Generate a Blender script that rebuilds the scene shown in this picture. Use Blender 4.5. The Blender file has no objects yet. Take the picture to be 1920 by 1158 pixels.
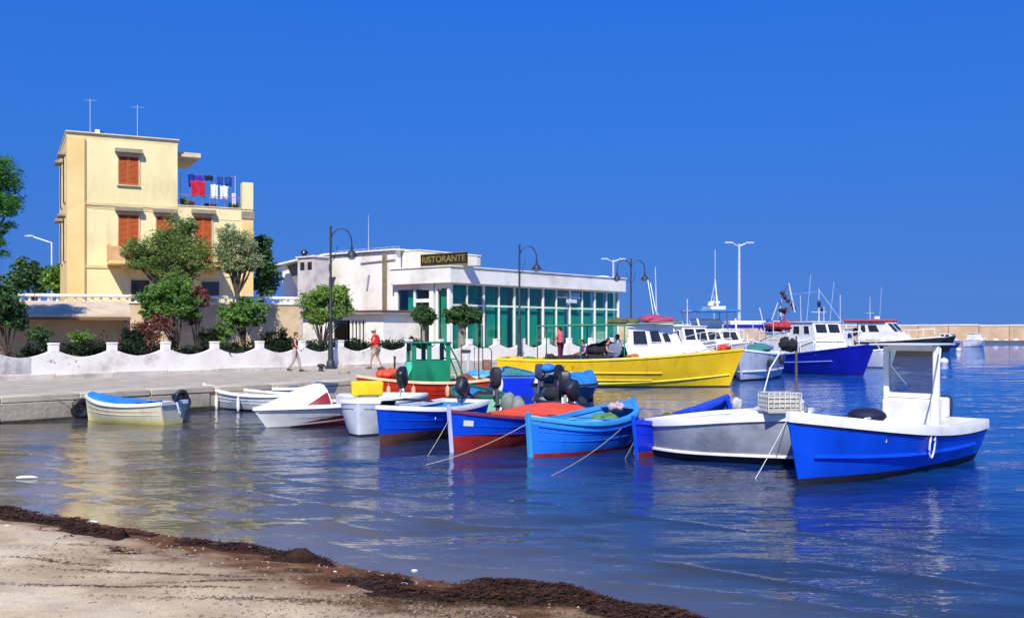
import bpy, math, random
import numpy as np
from mathutils import Vector, Matrix
random.seed(7)
rng = np.random.default_rng(7)
R = math.radians
scene = bpy.context.scene
col = scene.collection

# ---------------------------------------------------------------- camera, sky, sun, exposure
CAMZ = 2.3
F = 1884.0
cam_d = bpy.data.cameras.new('camera')
cam_d.lens = 36 * F / 1920
cam_d.shift_y = 41 / 1920
cam_d.clip_start = 0.1
cam_d.clip_end = 9000
cam = bpy.data.objects.new('camera', cam_d)
cam.location = (0, 0, CAMZ)
cam.rotation_euler = (R(90), 0, 0)
col.objects.link(cam)
scene.camera = cam

SUN_DIR = Vector((-0.06, -0.70, 0.72)).normalized()      # from the scene towards the sun
w = bpy.data.worlds.new('World')
scene.world = w
w.use_nodes = True
wn = w.node_tree
bg = wn.nodes['Background']
sky = wn.nodes.new('ShaderNodeTexSky')
sky.sky_type = 'NISHITA'
sky.sun_disc = False
sky.sun_elevation = math.asin(SUN_DIR.z)
sky.sun_rotation = math.atan2(SUN_DIR.x, SUN_DIR.y)
sky.air_density = 1.0
sky.dust_density = 0.0
sky.ozone_density = 3.2
sky.altitude = 900
hs = wn.nodes.new('ShaderNodeHueSaturation')
hs.inputs['Saturation'].default_value = 1.0
hs.inputs['Value'].default_value = 2.15
# clear deep blue right down to the horizon: the sky is looked up a little higher than the view ray, all round
tcw = wn.nodes.new('ShaderNodeTexCoord'); mpw = wn.nodes.new('ShaderNodeVectorMath'); mpw.operation = 'MULTIPLY_ADD'
mpw.inputs[1].default_value = (1, 1, .6); mpw.inputs[2].default_value = (0, 0, .45)
nrm = wn.nodes.new('ShaderNodeVectorMath'); nrm.operation = 'NORMALIZE'
wn.links.new(tcw.outputs['Generated'], mpw.inputs[0]); wn.links.new(mpw.outputs[0], nrm.inputs[0]); wn.links.new(nrm.outputs[0], sky.inputs[0])
tint = wn.nodes.new('ShaderNodeMix'); tint.data_type = 'RGBA'; tint.blend_type = 'MULTIPLY'; tint.inputs[0].default_value = 1
sep = wn.nodes.new('ShaderNodeSeparateXYZ'); wn.links.new(tcw.outputs['Generated'], sep.inputs[0])
rmp = wn.nodes.new('ShaderNodeValToRGB'); wn.links.new(sep.outputs[2], rmp.inputs[0])
SKY_A, SKY_M, SKY_B = (.27, .41, .62), (.16, .434, .83), (.112, .424, .955)      # tint at the horizon, 10 degrees up, 18 degrees up and above
rmp.color_ramp.elements[0].position = 0; rmp.color_ramp.elements[0].color = (*SKY_A, 1)
rmp.color_ramp.elements[1].position = .32; rmp.color_ramp.elements[1].color = (*SKY_B, 1)
e_ = rmp.color_ramp.elements.new(.177); e_.color = (*SKY_M, 1)
wn.links.new(rmp.outputs[0], tint.inputs[7])
wn.links.new(sky.outputs[0], tint.inputs[6])
wn.links.new(tint.outputs[2], hs.inputs['Color'])
wn.links.new(hs.outputs[0], bg.inputs[0])
bg.inputs[1].default_value = 0.115
sd = bpy.data.lights.new('sun', 'SUN')
sd.energy = 5.0
sd.angle = R(0.5)
sd.color = (1.0, 0.95, 0.84)
so = bpy.data.objects.new('sun', sd)
so.rotation_euler = SUN_DIR.to_track_quat('Z', 'Y').to_euler()
so.location = (-20, -60, 80)
col.objects.link(so)
scene.view_settings.view_transform = 'Standard'
scene.view_settings.look = 'None'
scene.view_settings.exposure = 0.2
scene.view_settings.gamma = 1.0
scene.view_settings.use_curve_mapping = False
scene.render.engine = 'CYCLES'
scene.cycles.max_bounces = 6

# ---------------------------------------------------------------- helpers
def PX(px, d): return (px - 960) * d / F
def PZ(py, d): return CAMZ - (py - 620) * d / F

def lin(c):
    if isinstance(c, str):
        c = c.lstrip('#'); c = [int(c[i:i+2], 16) / 255 for i in (0, 2, 4)]
        c = [(v / 12.92 if v <= .04045 else ((v + .055) / 1.055) ** 2.4) for v in c]
    return (c[0], c[1], c[2], 1.0)

MATS = {}
def mat(name, c, rough=.6, c2=None, scale=3.0, bump=0.0, bscale=20.0, metal=0.0, spec=.5, stretch=(1,1,1), detail=5, lo=.35, hi=.65, trans=0.0, island=0.0, dirt=None, dscale=1.2, alpha=None):
    """procedural material: two tones mixed by noise, an optional dirt tone with patches of its own, fine relief"""
    if name in MATS: return MATS[name]
    m = bpy.data.materials.new(name); m.use_nodes = True
    nt = m.node_tree; N = nt.nodes; L = nt.links
    b = N['Principled BSDF']
    b.inputs['Roughness'].default_value = rough
    b.inputs['Metallic'].default_value = metal
    b.inputs['Specular IOR Level'].default_value = spec
    c = lin(c); c2 = lin(c2) if c2 else tuple(v * .8 for v in c[:3]) + (1,)
    tc = N.new('ShaderNodeTexCoord'); mp = N.new('ShaderNodeMapping'); mp.inputs['Scale'].default_value = stretch
    L.new(tc.outputs['Object'], mp.inputs[0])
    nz = N.new('ShaderNodeTexNoise'); nz.inputs['Scale'].default_value = scale; nz.inputs['Detail'].default_value = detail
    L.new(mp.outputs[0], nz.inputs['Vector'])
    mr = N.new('ShaderNodeMapRange'); mr.inputs[1].default_value = lo; mr.inputs[2].default_value = hi
    L.new(nz.outputs[0], mr.inputs[0])
    mx = N.new('ShaderNodeMix'); mx.data_type = 'RGBA'
    mx.inputs[6].default_value = c; mx.inputs[7].default_value = c2
    L.new(mr.outputs[0], mx.inputs[0]); out = mx.outputs[2]
    if dirt:
        n2 = N.new('ShaderNodeTexNoise'); n2.inputs['Scale'].default_value = dscale; n2.inputs['Detail'].default_value = 8; n2.inputs['Roughness'].default_value = .7
        L.new(mp.outputs[0], n2.inputs['Vector'])
        r2 = N.new('ShaderNodeMapRange'); r2.inputs[1].default_value = .52; r2.inputs[2].default_value = .72; r2.inputs[4].default_value = .75
        L.new(n2.outputs[0], r2.inputs[0])
        m2 = N.new('ShaderNodeMix'); m2.data_type = 'RGBA'; m2.inputs[7].default_value = lin(dirt)
        L.new(out, m2.inputs[6]); L.new(r2.outputs[0], m2.inputs[0]); out = m2.outputs[2]
    if island:
        g = N.new('ShaderNodeNewGeometry')
        hv = N.new('ShaderNodeHueSaturation')
        r3 = N.new('ShaderNodeMapRange'); r3.inputs[3].default_value = 1 - island; r3.inputs[4].default_value = 1 + island
        L.new(g.outputs['Random Per Island'], r3.inputs[0]); L.new(r3.outputs[0], hv.inputs['Value'])
        L.new(out, hv.inputs['Color']); out = hv.outputs[0]
    L.new(out, b.inputs['Base Color'])
    if trans:
        t = N.new('ShaderNodeBsdfTranslucent'); L.new(out, t.inputs[0])
        ms = N.new('ShaderNodeMixShader'); ms.inputs[0].default_value = trans
        L.new(b.outputs[0], ms.inputs[1]); L.new(t.outputs[0], ms.inputs[2])
        L.new(ms.outputs[0], N['Material Output'].inputs[0])
    if alpha is not None:
        b.inputs['Alpha'].default_value = alpha
    if bump:
        n3 = N.new('ShaderNodeTexNoise'); n3.inputs['Scale'].default_value = bscale; n3.inputs['Detail'].default_value = 6
        L.new(mp.outputs[0], n3.inputs['Vector'])
        bp = N.new('ShaderNodeBump'); bp.inputs['Strength'].default_value = 1.0; bp.inputs['Distance'].default_value = bump
        L.new(n3.outputs[0], bp.inputs['Height']); L.new(bp.outputs[0], b.inputs['Normal'])
    MATS[name] = m
    return m

def glass(name, tint, rough=.05, amount=.5):
    """a tinted pane: part reflective coat, part see-through tint"""
    if name in MATS: return MATS[name]
    m = bpy.data.materials.new(name); m.use_nodes = True
    N = m.node_tree.nodes; L = m.node_tree.links
    N.remove(N['Principled BSDF'])
    t = N.new('ShaderNodeBsdfTransparent'); t.inputs[0].default_value = lin(tint)
    g = N.new('ShaderNodeBsdfGlossy'); g.inputs['Roughness'].default_value = rough; g.inputs[0].default_value = (1,1,1,1)
    f = N.new('ShaderNodeFresnel'); f.inputs[0].default_value = 1.5
    mr = N.new('ShaderNodeMath'); mr.operation = 'ADD'; mr.inputs[1].default_value = amount * .1; L.new(f.outputs[0], mr.inputs[0])
    ge = N.new('ShaderNodeNewGeometry'); iv = N.new('ShaderNodeMath'); iv.operation = 'SUBTRACT'; iv.inputs[0].default_value = 1; L.new(ge.outputs['Backfacing'], iv.inputs[1])
    mm = N.new('ShaderNodeMath'); mm.operation = 'MULTIPLY'; L.new(mr.outputs[0], mm.inputs[0]); L.new(iv.outputs[0], mm.inputs[1])
    ms = N.new('ShaderNodeMixShader'); L.new(mm.outputs[0], ms.inputs[0]); L.new(t.outputs[0], ms.inputs[1]); L.new(g.outputs[0], ms.inputs[2])
    L.new(ms.outputs[0], N['Material Output'].inputs[0])
    MATS[name] = m
    return m

def link(o, parent=None):
    col.objects.link(o)
    if parent is not None: o.parent = parent
    return o

def tag(o, label=None, cat=None, group=None, kind=None):
    if label: o['label'] = label
    if cat: o['category'] = cat
    if group: o['group'] = group
    if kind: o['kind'] = kind
    return o

def empty(name, loc, rz=0, label=None, cat=None, group=None, kind=None):
    o = bpy.data.objects.new(name, None)
    o.location = loc; o.rotation_euler = (0, 0, rz); o.empty_display_size = .2
    link(o)
    return tag(o, label, cat, group, kind)

def copy_tree(o, parent=None):
    c = o.copy(); col.objects.link(c); c.parent = parent
    for ch in o.children: copy_tree(ch, c)
    return c

class MB:
    def __init__(s): s.v = []; s.f = []; s.m = []
    def add(s, vs, fs, mi=0):
        k = len(s.v); s.v += [tuple(x) for x in vs]; s.f += [tuple(i + k for i in f) for f in fs]; s.m += [mi] * len(fs); return s
    def box(s, a, b, mi=0, bev=0.0, taper=None):
        x0, y0, z0 = a; x1, y1, z1 = b
        if bev <= 0 and taper is None:
            return s.add([(x0,y0,z0),(x1,y0,z0),(x1,y1,z0),(x0,y1,z0),(x0,y0,z1),(x1,y0,z1),(x1,y1,z1),(x0,y1,z1)],
                  [(0,3,2,1),(4,5,6,7),(0,1,5,4),(1,2,6,5),(2,3,7,6),(3,0,4,7)], mi)
        t = taper or 0; e = bev
        rings = []
        zs = [z0, z0 + e, z1 - e, z1] if e > 0 else [z0, z1]
        ins = [e, 0, 0, e] if e > 0 else [0, 0]
        for z, i in zip(zs, ins):
            q = (z - z0) / (z1 - z0) * t
            X0, X1, Y0, Y1 = x0 + i + q, x1 - i - q, y0 + i + q, y1 - i - q
            c = e * .7
            rings.append([(X0+c,Y0,z),(X1-c,Y0,z),(X1,Y0+c,z),(X1,Y1-c,z),(X1-c,Y1,z),(X0+c,Y1,z),(X0,Y1-c,z),(X0,Y0+c,z)] if e > 0 else [(X0,Y0,z),(X1,Y0,z),(X1,Y1,z),(X0,Y1,z)])
        return s.loft(rings, mi, cap=True)
    def loft(s, rings, mi=0, cap=False, closed=True):
        k = len(s.v); n = len(rings[0])
        for r in rings: s.v += [tuple(p) for p in r]
        for i in range(len(rings) - 1):
            for j in range(n if closed else n - 1):
                a = k + i*n + j; b = k + i*n + (j+1) % n
                s.f.append((a, b, b + n, a + n)); s.m.append(mi)
        if cap:
            s.f.append(tuple(k + j for j in reversed(range(n)))); s.m.append(mi)
            s.f.append(tuple(k + (len(rings)-1)*n + j for j in range(n))); s.m.append(mi)
        return s
    def tube(s, pts, r, n=6, mi=0):
        pts = [Vector(p) for p in pts]
        rs = r if isinstance(r, (list, tuple)) else [r] * len(pts)
        rings = []
        up = Vector((0, 0, 1))
        for i, p in enumerate(pts):
            d = (pts[min(i+1, len(pts)-1)] - pts[max(i-1, 0)])
            if d.length < 1e-9: d = Vector((0,0,1))
            d.normalize()
            u = d.cross(up if abs(d.z) < .95 else Vector((1, 0, 0))).normalized(); v = d.cross(u)
            rings.append([p + (u * math.cos(2*math.pi*j/n) + v * math.sin(2*math.pi*j/n)) * rs[i] for j in range(n)])
        return s.loft(rings, mi, cap=True)
    def lathe(s, prof, c=(0,0,0), n=16, mi=0):
        rings = [[(c[0] + r*math.cos(2*math.pi*j/n), c[1] + r*math.sin(2*math.pi*j/n), c[2] + z) for j in range(n)] for r, z in prof]
        return s.loft(rings, mi, cap=True)
    def ball(s, c, r, n=10, mi=0, noise=0):
        rr = r if isinstance(r, (tuple, list)) else (r, r, r)
        rings = []
        for i in range(n + 1):
            a = -math.pi/2 + math.pi * i / n
            q = max(math.cos(a), .02)
            ring = []
            for j in range(n * 2):
                k = 1 + (random.random() - .5) * noise
                t = math.pi * j / n
                ring.append((c[0] + rr[0]*q*math.cos(t)*k, c[1] + rr[1]*q*math.sin(t)*k, c[2] + rr[2]*math.sin(a)*k))
            rings.append(ring)
        return s.loft(rings, mi, cap=True)
    def prism(s, poly, z0, z1, mi=0):
        n = len(poly)
        return s.add([(x, y, z0) for x, y in poly] + [(x, y, z1) for x, y in poly],
                     [tuple(reversed(range(n))), tuple(range(n, 2*n))] + [(j, (j+1) % n, n + (j+1) % n, n + j) for j in range(n)], mi)
    def wallprism(s, poly, y0, y1, mi=0):
        """polygon in x-z, extruded along y"""
        n = len(poly)
        return s.add([(x, y0, z) for x, z in poly] + [(x, y1, z) for x, z in poly],
                     [tuple(range(n)), tuple(reversed(range(n, 2*n)))] + [((j+1) % n, j, n + j, n + (j+1) % n) for j in range(n)], mi)
    def xf(s, M, k=0):
        s.v[k:] = [tuple(M @ Vector(p)) for p in s.v[k:]]; return s
    def build(s, name, mats, parent=None, smooth=True, angle=35, label=None, cat=None, group=None, kind=None):
        me = bpy.data.meshes.new(name)
        me.from_pydata(s.v, [], s.f); me.validate()
        mats = mats if isinstance(mats, (list, tuple)) else [mats]
        for m in mats: me.materials.append(m)
        if len(mats) > 1 and len(me.polygons) == len(s.m): me.polygons.foreach_set('material_index', s.m)
        if smooth:
            me.polygons.foreach_set('use_smooth', [True] * len(me.polygons))
            me.set_sharp_from_angle(angle=R(angle))
        o = bpy.data.objects.new(name, me)
        link(o, parent)
        return tag(o, label, cat, group, kind)

def npmesh(name, v, f, m, parent=None, smooth=False):
    v = np.asarray(v, dtype=np.float32); f = np.asarray(f, dtype=np.int32)
    me = bpy.data.meshes.new(name)
    me.vertices.add(len(v)); me.vertices.foreach_set('co', v.ravel())
    k = f.shape[1]
    me.loops.add(f.size); me.loops.foreach_set('vertex_index', f.ravel())
    me.polygons.add(len(f)); me.polygons.foreach_set('loop_start', np.arange(0, f.size, k, dtype=np.int32))
    me.update(calc_edges=True)
    if smooth: me.polygons.foreach_set('use_smooth', np.ones(len(f), dtype=bool))
    me.materials.append(m)
    o = bpy.data.objects.new(name, me)
    return link(o, parent)

def grid_mesh(name, X, Y, Z, m, smooth=True):
    ny, nx = X.shape
    v = np.stack([X, Y, Z], -1).reshape(-1, 3)
    i = np.arange(ny*nx).reshape(ny, nx)
    f = np.stack([i[:-1,:-1], i[:-1,1:], i[1:,1:], i[1:,:-1]], -1).reshape(-1, 4)
    return npmesh(name, v, f, m, smooth=smooth)

def vnoise(x, y, seed=0):
    """smooth value noise, numpy"""
    xi = np.floor(x).astype(np.int64); yi = np.floor(y).astype(np.int64)
    xf = x - xi; yf = y - yi
    def h(a, b):
        n = (a * 374761393 + b * 668265263 + seed * 1442695) & 0xffffffff
        n = ((n ^ (n >> 13)) * 1274126177) & 0xffffffff
        return ((n ^ (n >> 16)) & 0xffff) / 65535.0
    u = xf*xf*(3-2*xf); v = yf*yf*(3-2*yf)
    return (h(xi,yi)*(1-u) + h(xi+1,yi)*u)*(1-v) + (h(xi,yi+1)*(1-u) + h(xi+1,yi+1)*u)*v

# ---------------------------------------------------------------- materials
white_paint = mat('white_paint', '#ebe7dc', .45, '#ddd8cb', 2.0, dirt='#b9b2a4', dscale=1.5)
gel_white = mat('gel_white', '#edeae2', .3, '#e0ddd3', 2.0, dirt='#c9c7bf', dscale=2.0)
wall_white = mat('wall_white', '#f3eee2', .9, '#e8e0d2', 1.4, bump=.01, bscale=14, dirt='#aca292', dscale=.9)
wall_grey = mat('wall_grey', '#d8d3cd', .9, '#a8a3a0', 2.2, bump=.015, bscale=12, dirt='#8b8684', dscale=1.7)  # greyer tone for the leftmost bays of the garden wall
steel = mat('steel', '#b9bcc0', .3, metal=.8)
dark_rubber = mat('dark_rubber', '#1a1b1e', .6, '#26272b')
black_plastic = mat('black_plastic', '#15171c', .35, '#22252c', 6)
wood = mat('wood', '#8a6644', .7, '#6a4b30', 5, stretch=(1, 6, 6))
rope_m = mat('rope_fibre', '#b7ab93', .9, '#958a74', 30)
iron = mat('lamp_iron', '#242a30', .5, '#2e353b', 8)
galv = mat('galvanised', '#c9ced3', .45, '#b6bcc2', 4, metal=.2)
# ================================================================= the setting
# shoreline: sand meets water on y = shore(x)
SX = np.array([-60, -30, -14, -6.7, -4.8, -3.4, -2.1, -1.33, -.48, .50, .84, 1.45, 3.2, 6, 12, 40])
SY = np.array([38, 23, 16.4, 13.1, 11.9, 11.0, 10.3, 9.63, 9.1, 8.93, 8.35, 8.0, 6.9, 5.0, 1.5, -12])
def shore(x): return np.interp(x, SX, SY)

# quay: front edge polyline and the land behind it
Q0 = (-12.7, 24.9); QD = (0.661, 0.750)
QZ = .65
quay_edge = [(Q0[0] - QD[0]*30, Q0[1] - QD[1]*30), Q0, (5.6, 45.7), (11.0, 60), (40, 138), (41, 205)]
def qpt(t, off=0):   # along the front edge, offset inland
    return (Q0[0] + QD[0]*t - QD[1]*off, Q0[1] + QD[1]*t + QD[0]*off)
land = quay_edge + [(-400, 205), (-400, -6), (-60, -6)]
paving = mat('quay_paving', '#b5aa96', .9, '#a09480', 1.2, bump=.006, bscale=25, dirt='#948a7a', dscale=.8)
conc = mat('quay_concrete', '#a99f8c', .9, '#93897a', 1.5, bump=.02, bscale=9, dirt='#6e675b', dscale=1.6)
asphalt = mat('asphalt', '#56544f', .9, '#4a4844', 2, bump=.004, bscale=60)
q = MB().prism(land, -1.2, QZ - .02).build('quay', conc, smooth=False, kind='structure')
# coping slabs and wall blocks, one by one along the front edge
def unit_block(x, y, z, mm, name, e=.02):
    o = MB().box((-x/2, -y/2, 0), (x/2, y/2, z), bev=e).build(name, mm); me = o.data; bpy.data.objects.remove(o); return me
cope_me = unit_block(1.96, 1.0, .17, mat('coping_stone', '#bfb39c', .85, '#aba08b', 1.4, bump=.008, bscale=14, dirt='#9a8f7e', dscale=1.3), 'coping_slab')
blk_me = [unit_block(1.93, .3, .52, conc, 'wall_block', .03), unit_block(1.93, .3, .52, mat('quay_concrete_b', '#b3a894', .9, '#9a907f', 1.7, bump=.02, bscale=9, dirt='#776f62', dscale=1.3), 'wall_block', .03)]
pave_me = unit_block(1.97, 1.97, .03, paving, 'paving_slab', .006)
ang = math.atan2(QD[1], QD[0])
def put(me, name, x, y, z, rz, parent):
    o = bpy.data.objects.new(name, me); o.location = (x, y, z); o.rotation_euler = (0, 0, rz); return link(o, parent)
QL = math.hypot(5.6 - Q0[0], 45.7 - Q0[1])
for i in range(-8, int(QL / 2)):
    x, y = qpt(i*2 + 1, .44); put(cope_me, 'coping_slab', x, y, QZ - .15 + .004*((i*7) % 3), ang, q)
    x, y = qpt(i*2 + (1 if i % 2 else .9), .09 + .012*((i*5) % 3)); put(blk_me[i % 2], 'wall_block', x, y, QZ - .67, ang, q)
    x, y = qpt(i*2 + .3, .1); put(blk_me[(i+1) % 2], 'wall_block', x, y, QZ - 1.2, ang, q)
    for j in range(4):
        x, y = qpt(i*2 + 1, .96 + 1 + j*2); put(pave_me, 'paving_slab', x, y, QZ - .022 + .003*((i*3 + j*5) % 4), ang, q)

alg = mat('algae_stain', '#3c3a2a', .8, '#26261c', 5, bump=.015, bscale=12, detail=8)
for i in range(-8, int(QL/2)):
    x, y = qpt(i*2 + 1, .02); o = MB().box((-.98, -.16, -.35), (.98, .1, .07 + .05*((i*5) % 3)), bev=.02).build('algae_band', alg, q); o.location = (x, y, 0); o.rotation_euler = (0, 0, ang)
# upper street level behind the garden
UP = 2.75
street = MB().prism([(-90, 18.2), (-30, 42.75), (-12.6, 49.9), (-14.5, 60), (-30, 110), (-90, 110)], .3, UP).build('street', mat('street_surface', '#a49782', .9, '#8f836f', 2, bump=.004, bscale=60), smooth=False, kind='structure')

# sand: height falls off through the shoreline, real bumps
xs = np.concatenate([np.linspace(-60, -14, 40)[:-1], np.linspace(-14, 6, 500), np.linspace(6, 60, 60)[1:]])
ys = np.concatenate([np.linspace(-20, 2, 20)[:-1], np.linspace(2, 15, 420), np.linspace(15, 60, 50)[1:]])
X, Y = np.meshgrid(xs, ys)
d = (shore(X) - Y)
def sand_z(X, Y):
    d = shore(X) - Y
    z = .062*d + np.where(d > 0, .012*np.minimum(d, 2), -.03*np.minimum(-d, 4))
    near = (np.abs(d) < 12)
    z = z + near*(.035*(vnoise(X*1.3, Y*1.3, 1) - .5) + .02*(vnoise(X*4, Y*4, 2) - .5) + .008*(vnoise(X*13, Y*13, 3) - .5))*np.clip(np.abs(d)/.8, .25, 1)
    return np.maximum(z, -1.1)
sand = bpy.data.materials.new('sand'); sand.use_nodes = True
N = sand.node_tree.nodes; L = sand.node_tree.links; b = N['Principled BSDF']; b.inputs['Roughness'].default_value = .95; b.inputs['Specular IOR Level'].default_value = .15
tc = N.new('ShaderNodeTexCoord')
n1 = N.new('ShaderNodeTexNoise'); n1.inputs['Scale'].default_value = 1.1; n1.inputs['Detail'].default_value = 9; n1.inputs['Roughness'].default_value = .65
L.new(tc.outputs['Object'], n1.inputs['Vector'])
r1 = N.new('ShaderNodeValToRGB'); L.new(n1.outputs[0], r1.inputs[0])
r1.color_ramp.elements[0].position = .36; r1.color_ramp.elements[0].color = lin('#ad9777')
r1.color_ramp.elements[1].position = .58; r1.color_ramp.elements[1].color = lin('#dfccab')
e = r1.color_ramp.elements.new(.47); e.color = lin('#cfb994')
n2 = N.new('ShaderNodeTexNoise'); n2.inputs['Scale'].default_value = 60; n2.inputs['Detail'].default_value = 4; L.new(tc.outputs['Object'], n2.inputs['Vector'])
mx = N.new('ShaderNodeMix'); mx.data_type = 'RGBA'; mx.blend_type = 'MULTIPLY'; mx.inputs[0].default_value = .55
r2 = N.new('ShaderNodeValToRGB'); r2.color_ramp.elements[0].position = .3; r2.color_ramp.elements[0].color = (.55,.52,.48,1); r2.color_ramp.elements[1].position = .6; r2.color_ramp.elements[1].color = (1,1,1,1)
L.new(n2.outputs[0], r2.inputs[0]); L.new(r1.outputs[0], mx.inputs[6]); L.new(r2.outputs[0], mx.inputs[7])
# damp sand: an attribute holds how wet the sand is (distance to the waterline)
at = N.new('ShaderNodeAttribute'); at.attribute_name = 'wet'
n4 = N.new('ShaderNodeTexNoise'); n4.inputs['Scale'].default_value = 2.2; n4.inputs['Detail'].default_value = 6; L.new(tc.outputs['Object'], n4.inputs['Vector'])
ma = N.new('ShaderNodeMath'); ma.operation = 'MULTIPLY_ADD'; ma.inputs[1].default_value = 2.2; L.new(n4.outputs[0], ma.inputs[0])
mb = N.new('ShaderNodeMath'); mb.operation = 'SUBTRACT'; mb.inputs[1].default_value = 1.0; L.new(at.outputs['Fac'], mb.inputs[0]); L.new(mb.outputs[0], ma.inputs[2])
cl = N.new('ShaderNodeClamp'); L.new(ma.outputs[0], cl.inputs[0])
m3 = N.new('ShaderNodeMix'); m3.data_type = 'RGBA'; m3.inputs[7].default_value = lin('#68452a'); L.new(mx.outputs[2], m3.inputs[6]); L.new(cl.outputs[0], m3.inputs[0])
L.new(m3.outputs[2], b.inputs['Base Color'])
bp = N.new('ShaderNodeBump'); bp.inputs['Distance'].default_value = .006; L.new(n2.outputs[0], bp.inputs['Height']); L.new(bp.outputs[0], b.inputs['Normal'])
beach = grid_mesh('beach', X, Y, sand_z(X, Y), sand); tag(beach, kind='structure')
wa = beach.data.attributes.new('wet', 'FLOAT', 'POINT')
wet = np.clip(1.25 - d/2.0*(1 + .8*np.clip((-2.5 - X)/2, 0, 1)), 0, 1.1); wa.data.foreach_set('value', wet.ravel().astype(np.float32))

# water: one sheet, real ripples near the camera
def spread(a, b_, n, far, k):
    s = np.linspace(a, b_, n); step = (b_ - a)/n; up = [b_]; dn = [a]; st = step
    while up[-1] < far: st *= k; up.append(up[-1] + st)
    st = step
    while dn[-1] > -far: st *= k; dn.append(dn[-1] - st)
    return s, np.array(dn[1:][::-1]), np.array(up[1:])
sx, dx, ux = spread(-16, 16, 520, 2600, 1.13)
xs = np.concatenate([dx, sx, ux])
ys = [2.0]; st = .022
while ys[-1] < 4500: st *= (1.004 if ys[-1] < 60 else 1.09); ys.append(ys[-1] + st)
ys = np.array(ys)
X, Y = np.meshgrid(xs, ys)
Z = np.zeros_like(X)
wr = np.random.default_rng(3)
for i in range(26):
    lam = .28 * 1.125**i if i < 18 else .5 + .3*(i - 17)
    a = R(90) + wr.normal(0, .42) + R(12)
    k = 2*math.pi/lam
    amp = .0017 * (lam/.6)**.75
    ph = wr.random()*6.28
    att = np.clip(26*lam/np.maximum(Y, 1), 0, 1)
    mod = .35 + 1.1*vnoise(X/(lam*4.5) + i*7.3, Y/(lam*3.2) + i*3.1, i)
    Z += amp*att*mod*np.sin(k*(X*math.cos(a) + Y*math.sin(a)) + ph + 1.6*vnoise(X/(lam*3), Y/(lam*3), 40+i))
dS = Y - shore(X)
for d0, s0, am_ in ((.9, 5, .02), (1.75, 6, .024), (2.9, 7, .024), (4.4, 8, .02)):
    w_ = d0 + .5*(vnoise(X*.45, Y*0 + s0, s0) - .5) + .12*(vnoise(X*1.6, Y*0 + s0, s0 + 3) - .5)
    br = np.clip(vnoise(X*.5 + s0*3, Y*0 + s0, s0 + 9)*2.2 - .5, 0, 1)
    Z += am_*br*np.exp(-((dS - w_)/.085)**2)
Z *= (np.abs(X) < 60)*(Y < 90)
Z *= np.clip((Y - shore(X))/1.6, .06, 1)
water_m = bpy.data.materials.new('water'); water_m.use_nodes = True
N = water_m.node_tree.nodes; L = water_m.node_tree.links; b = N['Principled BSDF']
b.inputs['Roughness'].default_value = .02; b.inputs['IOR'].default_value = 1.42; b.inputs['Specular IOR Level'].default_value = .5
tc = N.new('ShaderNodeTexCoord')
at = N.new('ShaderNodeAttribute'); at.attribute_name = 'depth'
cr = N.new('ShaderNodeValToRGB'); L.new(at.outputs['Fac'], cr.inputs[0])
els = cr.color_ramp.elements
els[0].position = 0; els[0].color = (.27, .22, .145, 1)
els[1].position = 1; els[1].color = (.003, .07, .27, 1)
for p, c in ((.15, (.145, .122, .08, 1)), (.33, (.026, .034, .042, 1)), (.62, (.005, .026, .12, 1))):
    e = els.new(p); e.color = c
nz = N.new('ShaderNodeTexNoise'); nz.inputs['Scale'].default_value = .5; nz.inputs['Detail'].default_value = 4; L.new(tc.outputs['Object'], nz.inputs['Vector'])
hv = N.new('ShaderNodeHueSaturation'); mr = N.new('ShaderNodeMapRange'); mr.inputs[1].default_value=.3; mr.inputs[2].default_value=.7; mr.inputs[3].default_value = .75; mr.inputs[4].default_value = 1.25
L.new(nz.outputs[0], mr.inputs[0]); L.new(mr.outputs[0], hv.inputs['Value']); L.new(cr.outputs[0], hv.inputs['Color']); L.new(hv.outputs[0], b.inputs['Base Color'])
mp = N.new('ShaderNodeMapping'); mp.inputs['Scale'].default_value = (.55, 1.9, 1); L.new(tc.outputs['Object'], mp.inputs[0])
w1 = N.new('ShaderNodeTexNoise'); w1.inputs['Scale'].default_value = 5.5; w1.inputs['Detail'].default_value = 3; w1.inputs['Roughness'].default_value = .45; w1.inputs['Distortion'].default_value = .4; L.new(mp.outputs[0], w1.inputs['Vector'])
w2 = N.new('ShaderNodeTexNoise'); w2.inputs['Scale'].default_value = .9; w2.inputs['Detail'].default_value = 2; L.new(mp.outputs[0], w2.inputs['Vector'])
ad = N.new('ShaderNodeMath'); ad.operation = 'MULTIPLY_ADD'; ad.inputs[1].default_value = 1.6; L.new(w2.outputs[0], ad.inputs[0]); L.new(w1.outputs[0], ad.inputs[2])
am = N.new('ShaderNodeMath'); am.operation = 'MULTIPLY'; a2 = N.new('ShaderNodeAttribute'); a2.attribute_name = 'chop'
L.new(ad.outputs[0], am.inputs[0]); L.new(a2.outputs['Fac'], am.inputs[1])
bp = N.new('ShaderNodeBump'); bp.inputs['Distance'].default_value = .042; bp.inputs['Strength'].default_value = 1; L.new(am.outputs[0], bp.inputs['Height']); L.new(bp.outputs[0], b.inputs['Normal'])
water = grid_mesh('water', X, Y, Z, water_m); tag(water, kind='structure')
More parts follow.
